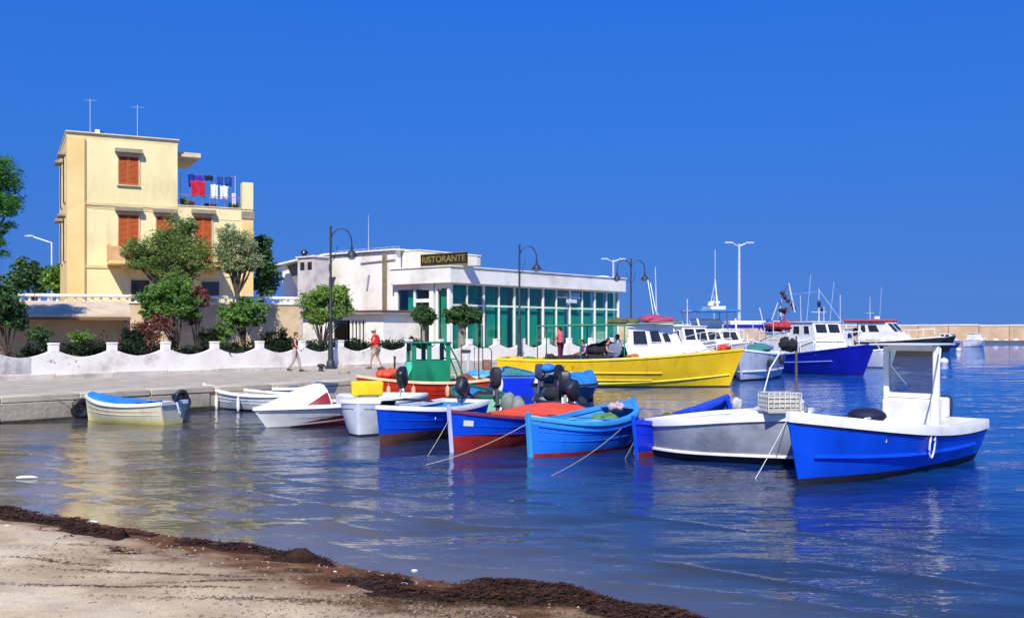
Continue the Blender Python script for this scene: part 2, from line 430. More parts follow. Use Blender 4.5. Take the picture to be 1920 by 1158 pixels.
# depth of the bay: shallow by the beach and the quay on the left, deep to the right and out
dep = np.clip((Y - shore(X))/16, 0, 1)*.45 + np.clip((X + 8)/16, 0, 1)*.42 + np.clip((Y - 25)/50, 0, 1)*np.clip((X + 2)/12, 0, 1)*.5
dep = np.where(Y > 75, 1, dep)
a = water.data.attributes.new('depth', 'FLOAT', 'POINT'); a.data.foreach_set('value', np.clip(dep, 0, 1).ravel().astype(np.float32))
chop = np.clip(.10 + np.clip((Y - shore(X))/7, 0, 1)*(.2 - .09*np.clip((Y - 22)/14, 0, 1)) + np.clip((X - 3 - .3*np.clip(Y - 16, 0, 30))/12, 0, 1)*.5 + np.clip((Y - 42)/60, 0, 1)*1.0, 0, 1.6)
a = water.data.attributes.new('chop', 'FLOAT', 'POINT'); a.data.foreach_set('value', chop.ravel().astype(np.float32))

# seaweed washed up along the waterline: low mounds and loose strands
weed_m = mat('seaweed_brown', '#3a2416', .85, '#1f130d', 9, bump=.01, bscale=60, detail=8, spec=.25)
weed_l = mat('seaweed_strand', '#4a2d1b', .8, '#24160f', 14, island=.5, spec=.25)
def weed_density(X, Y):
    d = shore(X) - Y
    n = vnoise(X*1.7, Y*3.2, 11)*.6 + vnoise(X*5, Y*7, 12)*.4
    wob = .16*(vnoise(X*.9, X*0, 61) - .5) + .07*(vnoise(X*3.1, X*0, 62) - .5)
    d = d + wob
    c1 = np.clip(vnoise(X*1.3, X*0 + 3, 63)*1.7 - .15, 0, 1)*np.exp(-((d - .2)/.14)**2) * (X < .4) * np.clip((-1.2 - X)*2 + .8, 0.0, 1)       # main band on the left
    c1b = np.exp(-((d - .55)/.16)**2) * (X < -4.2)*.9
    c2 = np.exp(-((d - .25)/.42)**2) * (X > -.9) * np.clip(((X + .9))*1.6, 0, 1) * 1.15 * np.clip((1.75 - X)*2.2, 0, 1)                         # heap on the right
    c3 = .5*np.exp(-((d - .75)/.35)**2) * np.clip(1 - np.abs(X + .9)/1.0, 0, 1)
    return np.clip((c1 + c1b + c2 + c3)*1.3 + (n - .66)*1.6*np.clip(1.15 - np.abs(d - .45)*.9, 0, 1), 0, 1)
gx = np.linspace(-9, 4.5, 900)
dd = np.linspace(-.35, 1.5, 130)
GX, GD = np.meshgrid(gx, dd)
GY = shore(GX) - GD
den = weed_density(GX, GY)
GZ = sand_z(GX, GY) - .012 + den*(.035 + .05*vnoise(GX*6, GY*6, 21) + .022*vnoise(GX*22, GY*22, 22)) - (den < .06)*.05
band = grid_mesh('seaweed_bank', GX, GY, GZ, weed_m); tag(band, kind='stuff', label='dark brown seaweed banked up along the waterline', cat='seaweed')
def strands(name, pts, length, width, m, label):
    n = len(pts); a = rng.random(n)*math.pi; tl = rng.normal(0, .35, n)
    l = length*(.5 + rng.random(n)); wd = width*(.6 + .8*rng.random(n))
    dx = np.cos(a)*l; dy = np.sin(a)*l; dz = np.sin(tl)*l*.5
    px = -np.sin(a)*wd; py = np.cos(a)*wd
    c = pts
    v = np.stack([c + np.stack([-dx-px, -dy-py, -dz*.3], 1), c + np.stack([dx-px, dy-py, dz], 1), c + np.stack([dx+px, dy+py, dz+wd], 1), c + np.stack([-dx+px, -dy+py, -dz*.3+wd], 1)], 1).reshape(-1, 3)
    o = npmesh(name, v, np.arange(4*n).reshape(-1, 4), m); tag(o, label, 'seaweed', kind='stuff'); return o
px = rng.uniform(-9, 4.5, 160000); pd = rng.uniform(-.35, 1.6, 160000); py = shore(px) - pd
dn = weed_density(px, py); keep = rng.random(len(px)) < dn**1.3*.55
px, py, dn = px[keep], py[keep], dn[keep]
strands('seaweed_strands', np.stack([px, py, sand_z(px, py) + dn*.06 + rng.random(len(px))*.02], 1), .03, .004, weed_l, 'loose brown seaweed strands matted along the waterline')
# dry strands in patches higher up the sand
P = []
for cx, cy, rx, ry, n, tlt in [(-3.3, 8.95, .5, .03, 260, -.05), (-2.45, 8.7, .3, .02, 160, .3), (-1.6, 8.05, .7, .05, 500, .12), (-1.05, 8.3, .3, .04, 200, .1), (-.55, 8.2, .4, .07, 500, .05), (-4.2, 9.3, .3, .03, 160, -.2), (-3.6, 8.3, .35, .03, 160, .1),
                           (-3.9, 10.0, .12, .02, 60, 0), (-2.9, 8.4, .5, .02, 150, .1), (-.2, 7.9, .5, .1, 500, 0), (-2.0, 9.35, .12, .06, 260, 0), (-1.5, 9.0, .25, .05, 200, 0), (.1, 8.35, .4, .12, 700, 0), (-1.2, 7.75, .9, .3, 260, 0), (-2.5, 9.2, 1.6, .5, 260, -.2), (-4.8, 9.8, .8, .5, 100, 0)]:
    n = int(n*1.8); t = rng.normal(0, 1, (n, 2)); x = cx + t[:,0]*rx; y = cy + t[:,1]*ry + (x - cx)*tlt
    P.append(np.stack([x, y, sand_z(x, y) + .006], 1))
q = rng.uniform(0, 1, (9000, 2)); x = -6.5 + q[:,0]*9; y = shore(x) - .3 - q[:,1]*3.6; k_ = vnoise(x*.8 + 5, y*4.5 + x*.6, 71)*.65 + vnoise(x*3, y*9, 72)*.35 > .62; x, y = x[k_], y[k_]; P.append(np.stack([x, y, sand_z(x, y) + .005], 1))
P = np.concatenate(P)
strands('dried_seaweed', P, .014, .0018, mat('seaweed_dry', '#5e4a33', .9, '#33261a', 14, island=.4, spec=.2), 'thin dry seaweed strands scattered over the pale sand')
# pebbles and bits of shell
px = rng.uniform(-7, 3, 420); py = shore(px) - np.abs(rng.normal(.5, .9, 420)) ; mb = MB()
for x, y in zip(px, py):
    z = float(sand_z(np.array(x), np.array(y))); r = random.uniform(.004, .012)
    mb.ball((x, y, z + r*.4), (r*1.3, r, r*.7), 3)
mb.build('pebbles', mat('pebble', '#b9ae9c', .8, '#7f7567', 12, island=.3), kind='stuff', label='small pale pebbles and shell bits on the sand', cat='pebbles')
foam = mat('styrofoam', '#e8e8e6', .8)
def litter(px_, py_, L_, label, cat, r=.05, m=foam):
    dpt = CAMZ*F/(py_ - 620); x = PX(px_, dpt); z = max(float(sand_z(np.array(x), np.array(dpt))), 0.0)
    dpt = (CAMZ - z - .01)*F/(py_ - 620); x = PX(px_, dpt)
    MB().ball((0, 0, r*.35), (L_/2, r, r*.6), 7, noise=.25).build(('floating_' if z <= 0 else 'washed_up_') + cat.replace(' ', '_').replace('lid', 'litter').replace('cap', 'litter'), m, label=label, cat=cat).location = (x, dpt, z)
litter(50, 895, .34, 'crumpled white plastic bag floating on the calm water near the left shore', 'plastic bag', .045)
litter(12, 987, .08, 'small white scrap lying on the seaweed at the far left of the beach', 'scrap', .035)
litter(172, 978, .14, 'flat white plastic lid caught in the seaweed near the left shore', 'lid', .03)
litter(628, 1071, .04, 'small white shell on dark seaweed beside the brown mound', 'shell', .018)
litter(777, 1068, .06, 'white cup floating at the waterline right of the brown mound', 'cup', .018)
litter(757, 1093, .07, 'white bottle cap at the water edge on grey weed', 'cap', .02)
# rounded brown mound of weed at the waterline
dpt = CAMZ*F/(1052 - 620)
mb = MB().ball((0, 0, .02), (.16, .12, .13), 12, noise=.22); mb.ball((-.17, .02, 0), (.12, .09, .07), 9, noise=.25)
mb.build('seaweed_clump', weed_m, kind='stuff', label='rounded dark brown clump of seaweed standing at the water edge', cat='seaweed').location = (PX(568, dpt), dpt - .1, 0)

# breakwater far out, long tan wall with a lighter cap, pontoon in front
bw = empty('breakwater', (0, 0, 0), kind='structure')
tan = mat('breakwater_stone', '#c9ab86', .9, '#b89a78', .5, bump=.05, bscale=2, dirt='#a38a6d', dscale=.25)
tan2 = mat('breakwater_cap', '#ddd0bd', .9, '#cabda9', .6)
for i in range(38):
    x = 20 + i*6; h = 3.18 + .05*((i*7) % 3)
    MB().box((x + .05, 198, -1), (x + 5.95, 206, h), bev=.04).build('wall_block', tan, bw)
    MB().box((x + .02, 197.9, h + .004), (x + 5.98, 201, h + .32), bev=.05).build('cap_block', tan2, bw)
    for k in range(3):
        xx = x + 1 + k*2; s_ = .35 + .3*random.random()
        MB().ball((xx, 197.3, .35), (s_*1.2, s_, s_*.8), 5, noise=.35).build('boulder', tan2 if (i + k) % 3 else tan, bw, smooth=False)
pz = empty('floating_pontoon', (97, 192, 0), 0, 'low dark floating pontoon with white end in front of breakwater', 'pontoon')
MB().box((-7, -1.2, -.2), (5, 1.2, .45), bev=.05).build('deck', mat('pontoon_dark', '#4c5660', .8), pz)
MB().box((5.01, -1.3, -.3), (10, 1.3, 1.1), bev=.1).build('end_float', white_paint, pz)
# ================================================================= white scalloped garden wall
WD = math.hypot(1.36, 1.64); wang = math.atan2(1.64, 1.36)
gw = empty('garden_wall', (-15.69, 34.5, QZ), wang, 'long white plastered garden wall with scalloped top and square posts along the quay', 'wall')
pm = MB().box((-.15, -.006, .92), (.15, .226, 1.17), bev=.012).box((-.17, -.022, 1.172), (.17, .242, 1.235), bev=.015).build('pillar', wall_white)
pm_me = pm.data; bpy.data.objects.remove(pm)
def panel(x0, x1, full0, full1, m, name='wall_panel'):
    n = 14; poly = [(x0, -.02), (x1, -.02)]
    for k in range(n + 1):
        x = x1 + (x0 - x1)*k/n; t = (x - full0)/(full1 - full0)
        poly.append((x, .74 + .27*abs(2*t - 1)**1.9))
    o = MB().wallprism(poly, 0, .22).build(name, m, gw, smooth=False); return o
proto = None
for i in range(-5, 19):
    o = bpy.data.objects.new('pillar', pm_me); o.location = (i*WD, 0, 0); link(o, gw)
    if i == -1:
        panel(i*WD + .001, (i + .62)*WD, i*WD, (i+1)*WD, wall_grey)
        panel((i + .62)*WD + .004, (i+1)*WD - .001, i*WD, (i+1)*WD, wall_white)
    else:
        panel(i*WD + .001, (i+1)*WD - .001, i*WD, (i+1)*WD, wall_grey if i < -1 else wall_white)
plinth = mat('wall_plinth', '#d9d0c4', .9, '#b4aaa0', 1.3, bump=.02, bscale=11, dirt='#99908a', dscale=1.4)
for i in range(-5, 19):
    MB().box((i*WD + .004, -.085, -.02), ((i+1)*WD - .004, -.002, .16 + .03*((i*3) % 2)), bev=.02).build('plinth', plinth, gw)
def wp(i, off=0):   # a point on the wall line, bays from post 0, offset inland
    return (-15.69 + 1.36*i - .77*off, 34.5 + 1.64*i + .638*off)

# ================================================================= retaining wall, balustrade, shelter
tanw = mat('tan_render', '#d6bd97', .9, '#c2a882', .9, bump=.012, bscale=8, dirt='#a38c6c', dscale=.7)
ra = math.atan2(8.0, 19.5)
rw = empty('retaining_wall', (-30, 42.2, 0), ra, 'tan rendered retaining wall below the yellow house with white rail on top', 'wall')
for i in range(7):
    MB().box((i*3.0 + .01, 0, .3), (i*3.0 + 2.99, .4, 3.58)).build('wall_panel', tanw, rw, smooth=False)
    MB().box((i*3.0 + .01, -.06, 3.582), (i*3.0 + 2.99, .46, 3.66), bev=.01).build('ledge', wall_white, rw)
    MB().box((i*3.0 + .01, -.04, 3.86), (i*3.0 + 2.99, .3, 3.99), bev=.02).build('coping', wall_white, rw)
    for k in range(8):
        MB().lathe([(.05, 0), (.07, .06), (.045, .12), (.07, .19)], (i*3.0 + .2 + k*.37, .13, 3.664), 8).build('baluster', wall_white, rw)
sh = empty('garden_shelter', (PX(20, 40.8), 40.0, QZ), ra, 'low tan sloping canopy shelter on dark posts behind the hedge at left', 'shelter')
cl_ = mat('canvas_tan', '#d2bea0', .9, '#bfab8d', 1.5, bump=.01, bscale=6, dirt='#a08d74', dscale=1)
MB().loft([[(x, 0, 2.22), (x, 0, 2.30), (x, 3.2, 2.95), (x, 3.2, 2.87)] for x in (-1.5, 4.85)], cap=True).build('canopy', cl_, sh, smooth=False)
for x in (-1.4, .95, 4.6):
    MB().box((x, .1, 0), (x + .07, .17, 2.23)).build('post', iron, sh)
MB().box((-1.5, .95, 0), (4.85, 1.1, 2.42)).build('back_wall', mat('tan_back', '#c9ab80', .9, '#b89a70', 1), sh, smooth=False)
MB().box((-1.5, .02, 2.1), (4.85, .08, 2.215)).build('edge_beam', wood, sh)

# ================================================================= yellow house
HO = (-22.15, 50.0); ha = R(27); hc, hsn = math.cos(ha), math.sin(ha)
def hx(px):
    r = (px - 960)/F; return (r*HO[1] - HO[0])/(hc - r*hsn)
def hz(s, py): return CAMZ + (620 - py)*(HO[1] + s*hsn)/F
yl = mat('yellow_render', '#ecdda6', .85, '#e2d196', .8, bump=.008, bscale=12, dirt='#c6b07c', dscale=1.1, stretch=(1, 1, .35))
yl2 = mat('ochre_render', '#ebcd8a', .85, '#e2c07a', .8, bump=.006, bscale=15, dirt='#d8b468', dscale=.5)
trimw = mat('house_trim', '#d8cba9', .8, '#c4b593', 2)
shelf_m = mat('grey_shelf', '#9d917c', .85, '#877c69', 4)
shut = mat('orange_shutter', '#cc6424', .6, '#b8541a', 5, stretch=(1,1,8))
dark_in = mat('dark_opening', '#2b2924', .7, '#1d1c19')
house = empty('yellow_house', (HO[0], HO[1], 0), ha, 'three storey yellow house with orange shutters, balcony and roof terrace', 'house')
E1 = hx(333); E2 = hx(474); TOP = 12.2; PAR = hz(E1, 386)
S2 = hz(2.5, 385)
# walls, with storeys butted end to end
MB().box((.8, .02, UP-.5), (E2, 7, 5.60)).build('ground_floor_wall', yl, house, smooth=False)
MB().box((.8, .02, 5.602), (E2, 7, PAR - .62)).build('middle_wall', yl, house, smooth=False)
MB().box((.8, .02, PAR - .618), (E1, 6.6, TOP - .25)).build('upper_wall', yl, house, smooth=False)
MB().box((0, -.03, UP-.5), (.8, 7.0, TOP - .25)).build('corner_pilaster', yl2, house, smooth=False)
MB().box((-.02, 0.02, TOP - .248), (E1 + .03, 6.65, TOP)).build('roof_parapet', mat('yellow_light', '#e4cf9a', .85, '#d8c08a', 1), house, smooth=False)
MB().box((-.07, -.1, TOP + .002), (E1 + .08, 6.7, TOP + .055), bev=.01).build('roof_coping', mat('coping_pale', '#e6d9b4', .8, '#d8caa4', 2), house)
MB().box((.802, -.02, 8.62), (E1, .018, 8.78), bev=.005).build('string_course', mat('course', '#e0c88e', .85, '#d4ba80', 1), house)
MB().box((.802, -.025, 5.45), (E2, .018, 5.60), bev=.005).build('string_course', mat('course', '#e0c88e', .85, '#d4ba80', 1), house)
MB().box((E1 + .002, 0, PAR - .616), (E2, .2, PAR)).build('terrace_parapet', yl, house, smooth=False)
MB().box((E2 - .2, .202, PAR - .616), (E2, 7, PAR)).build('terrace_parapet', yl, house, smooth=False)
MB().box((E1 + .002, -.04, PAR + .002), (E2 - .56, .24, PAR + .06), bev=.008).build('terrace_coping', trimw, house)
MB().box((E2 - .55, -.04, PAR + .002), (E2 + .02, .5, hz(E2, 343)), bev=.01).build('terrace_pillar', yl, house)
MB().box((E2 - .62, -.09, PAR - .5), (E2 + .08, -.042, PAR - .1), bev=.01).build('pillar_corbel', shelf_m, house)
MB().box((E2 - .6, -.035, UP - .5), (E2 + .02, .018, PAR - .52)).build('right_pilaster', yl2, house, smooth=False)
MB().box((E1 + .002, .4, hz(E1, 291)), (E1 + 1.25, 4.5, hz(E1, 282)), bev=.02).build('terrace_canopy', trimw, house)
MB().box((E1 + .004, .9, PAR - .6), (E1 + .06, 2.0, hz(E1, 300)), bev=.01).build('terrace_door', mat('brown_door', '#6b4a2c', .6, '#553a22', 6), house)
def shuttered(x0, x1, z0, z1, nm='window', sill=True):
    f = MB()
    f.box((x0 - .05, -.045, z0 - .03), (x0, .02, z1 + .05)).box((x1, -.045, z0 - .03), (x1 + .05, .02, z1 + .05)).box((x0, -.045, z1), (x1, .02, z1 + .05))
    w_ = f.build(nm, trimw, house, smooth=False)
    mid = (x0 + x1)/2
    for a, b_ in ((x0, mid - .008), (mid + .008, x1)):
        m = MB(); z = z0
        m.box((a, -.03, z0), (a + .05, .015, z1)).box((b_ - .05, -.03, z0), (b_, .015, z1)).box((a + .05, -.03, z0), (b_ - .05, .015, z0 + .06)).box((a + .05, -.03, z1 - .06), (b_ - .05, .015, z1))
        z = z0 + .07
        while z < z1 - .09:
            m.add([(a + .05, -.026, z), (b_ - .05, -.026, z), (b_ - .05, .008, z + .045), (a + .05, .008, z + .045), (a + .05, -.014, z), (b_ - .05, -.014, z), (b_ - .05, .014, z + .05), (a + .05, .014, z + .05)], [(0,1,2,3), (7,6,5,4), (0,4,5,1), (3,2,6,7)])
            z += .062
        m.build('shutter', shut, w_, smooth=False)
    MB().box((x0, .012, z0), (x1, .017, z1)).build('backing', dark_in, w_)
    if sill: MB().box((x0 - .08, -.1, z0 - .09), (x1 + .08, .02, z0 - .032), bev=.01).build('sill', trimw, w_)
    MB().box((x0 - .17, -.32, z1 + .14), (x1 + .17, .02, z1 + .36), bev=.02).build('shelf', shelf_m, w_)
a, b_ = hx(222), hx(260)
shuttered(a, b_, hz(2.8, 346), hz(2.8, 293))
shuttered(a, b_, 5.83, hz(2.8, 402), 'balcony_door', False)
shuttered(hx(293), hx(324), 5.83, hz(4.5, 405), 'balcony_door', False)
shuttered(hx(365), hx(397), 5.83, hz(6.3, 406), 'balcony_door', False)
MB().box((hx(200), -1.25, 5.61), (7.4, .015, 5.80), bev=.02).build('balcony_slab', yl2, house)
bx0 = hx(200)
br = MB().box((bx0, -1.24, 5.802), (bx0 + .06, .0, 6.62)).box((bx0 + .06, -1.24, 5.802), (bx0 + .75, -1.19, 6.5)).build('balcony_screen', mat('peach_panel', '#e0b07a', .7, '#cf9c64', 3), house, smooth=False)
m = MB(); m.tube([(bx0 + .75, -1.2, 6.62), (7.35, -1.2, 6.62), (7.35, 0, 6.62)], .022)
x = bx0 + .85
while x < 7.35: m.tube([(x, -1.2, 5.80), (x, -1.2, 6.62)], .009, 4); x += .13
m.build('balcony_railing', mat('rail_brown', '#8b5a35', .6, '#6f4527', 5), house)
for xa, xb in ((bx0 + .7, bx0 + .9), (4.2, 4.4), (6.9, 7.1)):
    MB().wallprism([(xa, 5.2), (xb, 5.2), (xb, 5.6), (xa, 5.6)], -.6, .015).build('balcony_bracket', yl2, house, smooth=False)
# left side face: windows with dark shutters
def side_win(y0, y1, z0, z1):
    f = MB().box((-.05, y0 - .06, z0 - .06), (-.002, y1 + .06, z1 + .06)).build('side_window', trimw, house, smooth=False)
    MB().box((-.075, y0, z0), (-.052, y1, z1)).build('shutter', mat('dark_shutter', '#5b4a38', .7, '#40352a', 5), f, smooth=False)
    MB().box((-.36, y0 - .15, z1 + .1), (-.003, y1 + .15, z1 + .24), bev=.02).build('shelf', shelf_m, f)
side_win(1.2, 2.2, 8.9, 11.1); side_win(3.9, 4.9, 8.9, 11.1); side_win(1.2, 2.2, 5.9, 8.0); side_win(3.9, 4.9, 5.9, 8.0)
# ground floor openings in the shade of the balcony
for x0, x1, z0, z1 in ((3.0, 3.9, UP, 4.9), (4.6, 5.8, 3.6, 4.9), (6.5, 7.4, UP, 4.9)):
    f = MB().box((x0 - .06, -.03, z0), (x0, .018, z1 + .06)).box((x1, -.03, z0), (x1 + .06, .018, z1 + .06)).box((x0, -.03, z1), (x1, .018, z1 + .06)).build('ground_window', trimw, house, smooth=False)
    MB().box((x0, .005, z0), (x1, .0185, z1)).build('pane', mat('dim_glass', '#4a4a45', .25, '#33332f'), f)
MB().tube([(.84, -.045, TOP - .3), (.84, -.045, UP)], .028, 8).build('drainpipe', mat('pipe_tan', '#c9ac72', .6, '#b3965c'), house)
MB().tube([(.9, -.04, 8.55), (3.0, -.05, 8.48), (E1, -.04, 8.56)], .012, 4).build('cable', iron, house)
# terrace railing, reddish
m = MB(); m.tube([(E1 + .05, .1, PAR + .62), (E2 - .58, .1, PAR + .62)], .02)
for k in range(9): x = E1 + .1 + k*(E2 - E1 - .8)/8; m.tube([(x, .1, PAR + .06), (x, .1, PAR + .62)], .012, 4)
m.build('terrace_railing', mat('rail_red', '#b07766', .6, '#94594a', 5), house)
for (px_, z0_, hh, col_, nm_, lab_) in ((362, PAR - .6, .95, '#5a2f3c', 'storage_box', 'dark plum box on the roof terrace below the red towel'), (403, PAR - .6, .9, '#6b4a30', 'wooden_chest', 'brown chest on the roof terrace behind the railing')):
    p_ = (HO[0] + hx(px_)*hc - 1.3*hsn, HO[1] + hx(px_)*hsn + 1.3*hc, z0_)
    o = MB().box((-.28, -.25, 0), (.28, .25, hh), bev=.03).box((-.3, -.27, hh + .002), (.3, .27, hh + .05), bev=.01).build(nm_, mat('terrace_' + nm_, col_, .8, None, 6), label=lab_, cat='box'); o.location = p_; o.rotation_euler = (0, 0, ha)
for px_, lab_ in ((352, 'leafy potted plant by the terrace door of the yellow house'), (446, 'leafy potted plant beside the yellow terrace pillar')):
    p_ = (HO[0] + hx(px_)*hc - 1.0*hsn, HO[1] + hx(px_)*hsn + 1.0*hc, PAR - .6); TPOT = globals().setdefault('TPOT', []); TPOT.append((p_, lab_))
# laundry on the terrace
m = MB(); rk = empty('washing_line', (0, 0, 0), 0, 'thin washing line strung between poles over the roof terrace', 'washing line')
def hw(s, y, z): return Vector((HO[0] + s*hc - y*hsn, HO[1] + s*hsn + y*hc, z))
LZ = hz(E1 + 1, 322)
MB().tube([hw(E1 + .3, .9, PAR - .6), hw(E1 + .3, .9, LZ + .05)], .02).build('pole', galv, rk)
MB().tube([hw(E2 - .75, .9, PAR - .6), hw(E2 - .75, .9, LZ + .05)], .02).build('pole', galv, rk)
MB().tube([hw(E1 + .3, .9, LZ), hw((E1+E2)/2, .9, LZ - .04), hw(E2 - .75, .9, LZ)], .006, 4).build('cord', galv, rk)
def cloth(s0, s1, y, z0, z1, m, label, shape=0):
    n, k = 9, 7; g = []
    for j in range(k + 1):
        row = []
        for i in range(n + 1):
            u = i/n; v = j/k; wv = .035*math.sin(u*11 + s0*7)*(.3 + v)
            if shape: wid = 1 - shape*v*.55
            else: wid = 1 - .08*math.sin(v*3.1)
            s_ = (s0 + s1)/2 + (u - .5)*(s1 - s0)*wid
            row.append(hw(s_, y + wv, z1 + (z0 - z1)*(v + .04*math.sin(u*9))))
        g.append(row)
    b2 = MB().loft(g, closed=False); k0 = len(b2.v)
    o = b2.build('garment', m, label=label, cat='laundry', group='laundry hung over the roof terrace'); 
    s2 = o.modifiers.new('s', 'SOLIDIFY'); s2.thickness = .012
def fab(n, c, c2=None): return mat('fabric_' + n, c, .95, c2 or None, 4, bump=.01, bscale=9)
cl = lambda px: hx(px)
cloth(cl(357), cl(372), .9, hz(5.6, 345), LZ, fab('navy', '#1c2f9a', '#16247a'), 'navy blue cloth at the left end of the washing line above the terrace', .5)
cloth(cl(372), cl(388), .92, hz(5.8, 352), LZ - .01, fab('violet', '#4a2fb0', '#34209a'), 'violet cloth on the washing line over the red cloth')
cloth(cl(388), cl(406), .9, hz(6, 332), LZ - .02, fab('black', '#1b2238', '#141828'), 'short dark garment in the middle of the washing line', .3)
cloth(cl(412), cl(425), .9, hz(6.3, 338), LZ - .01, fab('blue', '#2a4f9c', '#203f80'), 'small mid blue garment right of the middle of the washing line', .6)
cloth(cl(427), cl(442), .9, hz(6.3, 340), LZ, fab('blue2', '#23489a', '#1a3878'), 'blue T-shirt at the right end of the washing line', .2)
cloth(cl(360), cl(389), .55, hz(5.8, 364), hz(5.8, 335), fab('red', '#d0203c', '#a81830'), 'bright red towel draped over the terrace rail', 0)
cloth(cl(398), cl(412), .5, hz(6, 368), hz(6, 341), fab('white', '#eceaf0', '#dcdae2'), 'white towel hung on the terrace rail left of its white neighbour')
cloth(cl(416), cl(432), .5, hz(6.2, 368), hz(6.2, 343), fab('white', '#eceaf0', '#dcdae2'), 'wider white sheet hung on the terrace rail right of its white neighbour')
cloth(cl(438), cl(446), .5, hz(6.4, 378), hz(6.4, 356), fab('lilac', '#cfc4e4', '#bcb0d4'), 'pale lilac cloth on the terrace rail beside the yellow pillar')
# antennas and vent on the house roof
def antenna(x, y, z0, h, label, ny=4):
    r_ = empty('roof_antenna', (x, y, z0), 0, label, 'antenna')
    MB().tube([(0,0,0), (0,0,h)], .015, 6).build('mast', galv, r_)
    if ny:
        m = MB().tube([(-.3, 0, h - .08), (.3, .12, h - .08)], .007, 4)
        for k in range(ny): x_ = -.28 + k*.16; m.tube([(x_, -.22, h - .08), (x_, .25, h - .08)], .004, 4)
        m.build('aerial', galv, r_)
p = hw(hx(172), 1.0, 0); antenna(p.x, p.y, TOP, hz(1.3, 178) - TOP, 'taller thin TV antenna at the left of the yellow house roof')
p = hw(hx(262), 1.0, 0); antenna(p.x, p.y, TOP, hz(3.3, 190) - TOP, 'thinner TV antenna at the middle of the yellow house roof', 3)
p = hw(hx(187), .8, 0); v_ = empty('roof_vent', (p.x, p.y, TOP), ha, 'small white vent with dark cap on the yellow house roof', 'vent')
MB().box((-.16, -.12, 0), (.06, .12, .36), bev=.01).build('stack', white_paint, v_); MB().ball((.14, 0, .2), (.13, .13, .12), 7).build('tank', black_plastic, v_)

# ================================================================= restaurant
RC = (-3.68, 60.0); rang = math.atan2(.77, .638)
rest = empty('restaurant', (RC[0], RC[1], 0), rang, 'white restaurant with teal glass front, flat fascia and low gabled hall', 'restaurant')
rwhite = mat('restaurant_white', '#efebe0', .8, '#e2ddd0', .6, dirt='#c3bbab', dscale=.6)
rcream = mat('restaurant_cream', '#e3dccb', .85, '#d3cbb8', .8, dirt='#b5ac99', dscale=.8)
teal = mat('teal_curtain', '#36ccb6', .8, '#2ab8a4', 2.5, stretch=(6, 6, .4))
FT, FB, MR_ = 6.1, 5.15, 3.85
NP = 12; PW = 1.5; LF = NP*PW
g_t = glass('window_glass', '#c8e4e0', amount=.2)
dark_room = mat('dark_room', '#14191c', .9, '#0e1214')
MB().box((.12, .5, QZ - .01), (LF - .1, 8, QZ + .12)).build('floor_slab', conc, rest, smooth=False)
MB().box((.12, 7.8, QZ + .12), (LF - .1, 8, FB - .01)).build('rear_wall', dark_room, rest, smooth=False)
MB().box((-.45, -.42, FB), (LF + .4, 4.7, FT), bev=.02).build('roof_fascia', rwhite, rest)
MB().box((-.52, -.5, FT + .002), (LF + .48, 4.74, FT + .07), bev=.01).build('roof_coping', rwhite, rest)
MB().box((LF - 1.2, .5, FT + .072), (LF - .5, 1.2, FT + .22), bev=.02).build('roof_hatch', rwhite, rest)
for i in range(NP + 1):
    wd = .30 if i == 0 else (.13 if i % 2 == 0 else .075)
    x = i*PW
    MB().box((x - wd/2, -.06 if i % 2 == 0 else -.03, QZ), (x + wd/2, .14, FB - .002), bev=.006).build('mullion', rwhite, rest)
for i in range(NP):
    x0, x1 = i*PW + (.16 if i == 0 else .07), (i+1)*PW - .07
    wf = MB().box((x0, 0, MR_ - .05), (x1, .08, MR_ + .05)).build('window', rwhite, rest, smooth=False)
    MB().box((x0, 0, FB - .07), (x1, .08, FB - .003)).build('head_rail', rwhite, wf, smooth=False)
    MB().box((x0, 0, QZ), (x1, .08, QZ + .12)).build('sill', rwhite, wf, smooth=False)
    if i in (7, 8):
        MB().box((x0, -.002, 4.55), (x1, .082, 4.63)).build('transom', rwhite, wf, smooth=False)
    MB().box((x0, .03, QZ + .12), (x1, .045, MR_ - .05)).build('pane', g_t, wf, smooth=False)
    MB().box((x0, .03, MR_ + .05), (x1, .045, FB - .07)).build('pane', g_t, wf, smooth=False)
    # pleated curtain, drawn aside at one edge in some bays
    gap = (.22, .12, 0, .34, .1, .24, .3, .2, .38, .1, .36, .2)[i]
    n = 40; a0, a1 = x0 + (gap if i % 2 == 0 else 0), x1 - (0 if i % 2 == 0 else gap)
    top = FB - .1 if i not in (7, 8) else 4.5
    rows = [[(a0 + (a1 - a0)*k/n, .26 + .035*math.sin(k*1.9 + i), z) for k in range(n + 1)] for z in (QZ + .15, top)]
    MB().loft(rows, closed=False).build('curtain', teal, wf, angle=80)
